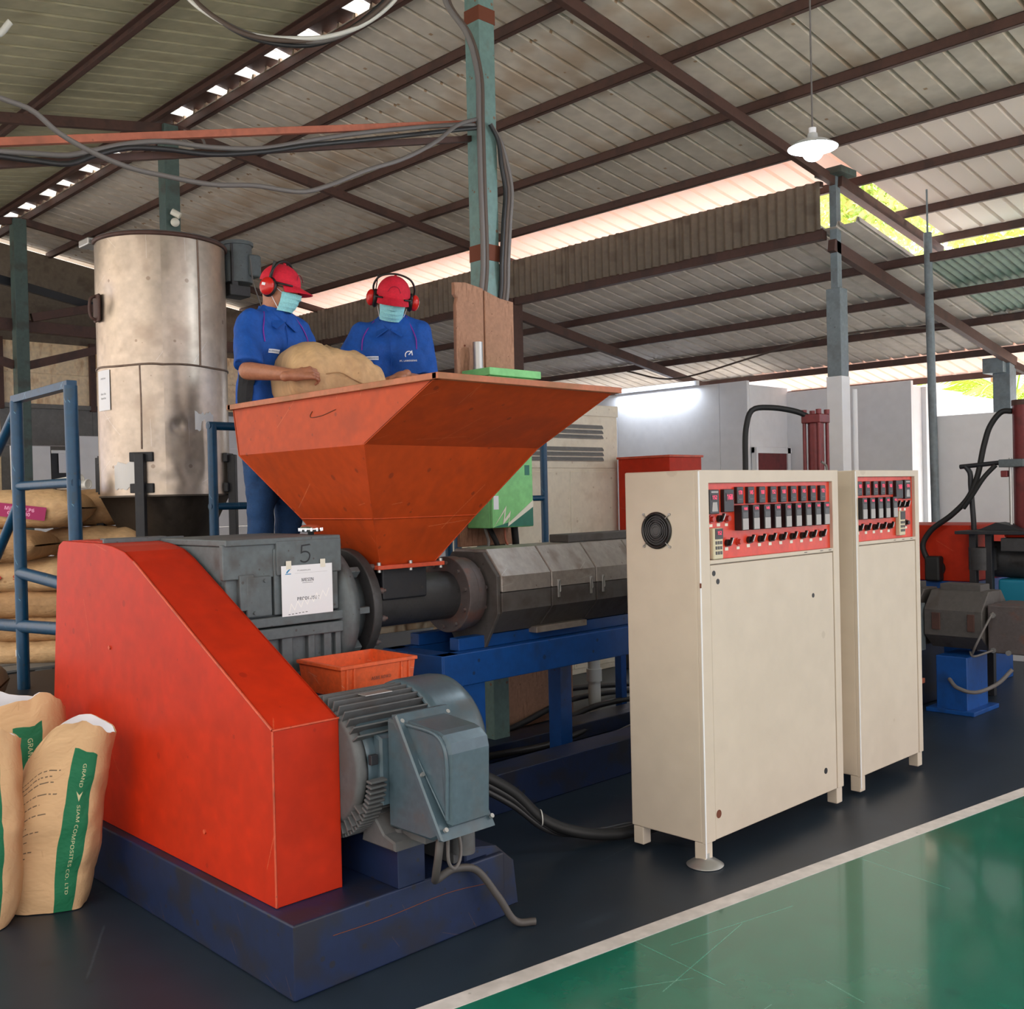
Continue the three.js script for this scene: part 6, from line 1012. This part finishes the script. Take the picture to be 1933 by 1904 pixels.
    for (let i = 0; i < nu; i++) for (let j = 0; j < nv; j++) gs.push(plate(q(i, j), q(i, j + 1), q(i + 1, j + 1), q(i + 1, j), 0.002));
    const mk = add(t, 'face_mask', gs, maskM); for (const s of [-1, 1]) add(mk, 'ear_loop', [tube([[s * 0.072, 1.545, 0.055], [s * 0.083, 1.565, 0.015], [s * 0.086, 1.575, -0.01]], 0.0018, 12, 5), tube([[s * 0.064, 1.462, 0.05], [s * 0.08, 1.51, 0.012], [s * 0.086, 1.535, -0.008]], 0.0018, 12, 5)], M.paper); }
  // glasses
  const gl = add(t, 'safety_glasses', [tube([[-0.086, 1.572, 0.0], [-0.08, 1.573, 0.07], [-0.05, 1.578, 0.108], [0, 1.58, 0.119], [0.05, 1.578, 0.108], [0.08, 1.573, 0.07], [0.086, 1.572, 0.0]], 0.0025, 50, 6)], M.black);
  { const gs = []; for (const s of [-1, 1]) for (let i = 0; i < 6; i++) { const q = (k) => { const a = s * (0.1 + 0.85 * k / 6); return [Math.sin(a) * 0.085, 0, Math.cos(a) * 0.118 + 0.001]; }; const a = q(i), b = q(i + 1); gs.push(quad([a[0], 1.578, a[2]], [b[0], 1.578, b[2]], [b[0], 1.548, b[2] - 0.006], [a[0], 1.548, a[2] - 0.006])); } add(gl, 'lens', gs, lensM); }
  // ear defenders
  const em = add(t, 'ear_defenders', [tube([[-0.108, 1.57, -0.01], [-0.114, 1.63, -0.004], [-0.085, 1.682, 0.004], [0, 1.706, 0.008], [0.085, 1.682, 0.004], [0.114, 1.63, -0.004], [0.108, 1.57, -0.01]], 0.006, 60, 8).scale(1, 1, 1), bar([-0.1, 1.6, -0.01], [-0.096, 1.69, -0.01], 0.016, 0.006), tube([[0.1, 1.585, 0.02], [0.098, 1.585, 0.075], [0.06, 1.588, 0.1]], 0.005, 20, 6), tube([[-0.1, 1.585, 0.02], [-0.098, 1.585, 0.075], [-0.06, 1.588, 0.1]], 0.005, 20, 6)], M.black);
  for (const s of [-1, 1]) { const cup = add(em, 'ear_cup', [new THREE.SphereGeometry(0.05, 24, 16).scale(0.55, 0.92, 0.78).translate(s * 0.122, 1.555, -0.008)], muffRed); add(cup, 'cushion', [new THREE.TorusGeometry(0.034, 0.014, 10, 28).rotateY(Math.PI / 2).scale(1, 1.1, 0.9).translate(s * 0.098, 1.555, -0.008)], M.black); add(cup, 'cup_mark', [bc(s * 0.148, 1.56, -0.015, 0.004, 0.014, 0.02, 0.001)], M.paper); }
  return t;
}
person({ label: 'blue-shirted worker in red cap and face mask, in profile at the left of the hopper', at: [2.88, 1.15, -4.8], turn: rad(9), lean: [0, 0.1], head: { yaw: rad(24), pitch: rad(16) },
  rightHand: { wrist: [2.77, 2.215, -4.38], dir: [0.72, 0.12, 0.25], palm: [0.6, -0.5, -0.6], hint: [-0.6, -0.8, -0.2], curl: 0.85 }, leftHand: { wrist: [3.1, 2.16, -4.62], dir: [0.2, -0.3, 0.8], palm: [-0.7, -0.4, 0], hint: [0.5, -0.8, -0.4], curl: 0.6 } });
person({ label: 'blue-shirted worker in red cap and face mask, facing forward, looking down into the hopper', at: [3.74, 1.15, -4.86], turn: rad(-44), size: 1.035, lean: [0.0, 0.07], head: { yaw: rad(6), pitch: rad(24), roll: rad(-8) },
  rightHand: { wrist: [3.28, 2.2, -4.72], dir: [-0.5, -0.2, 0.5], palm: [-0.3, -0.6, 0.4], hint: [-0.3, -0.8, -0.3], curl: 0.6 }, leftHand: { wrist: [3.56, 2.275, -4.55], dir: [-0.8, -0.3, 0.15], palm: [-0.3, -0.8, -0.2], hint: [0.12, -0.9, 0.1], curl: 0.6 } });
{
  const t = thing('paper_sack', 'bulky brown paper sack being emptied over the hopper rim by the two workers', 'sack', [3.06, 2.06, -4.54], undefined, rad(-8));
  part(t, 'body', sackGeo(0.54, 0.36, 0.31, 401, 0.075).rotateZ(-0.06).translate(0, 0.155, 0), M.kraft, undefined, false);
  part(t, 'torn_corner', slab('z', [[-0.06, 0.26], [0.02, 0.25], [0.0, 0.36], [-0.03, 0.34], [-0.05, 0.38]], -0.14, -0.132, 0.002), M.kraft);
  part(t, 'seam_string', tube([[-0.1, 0.17, 0.18], [-0.02, 0.18, 0.195], [0.06, 0.15, 0.19], [0.12, 0.13, 0.18]], 0.003, 24, 5), M.kraftDark);
}

renderer.render(scene, camera);
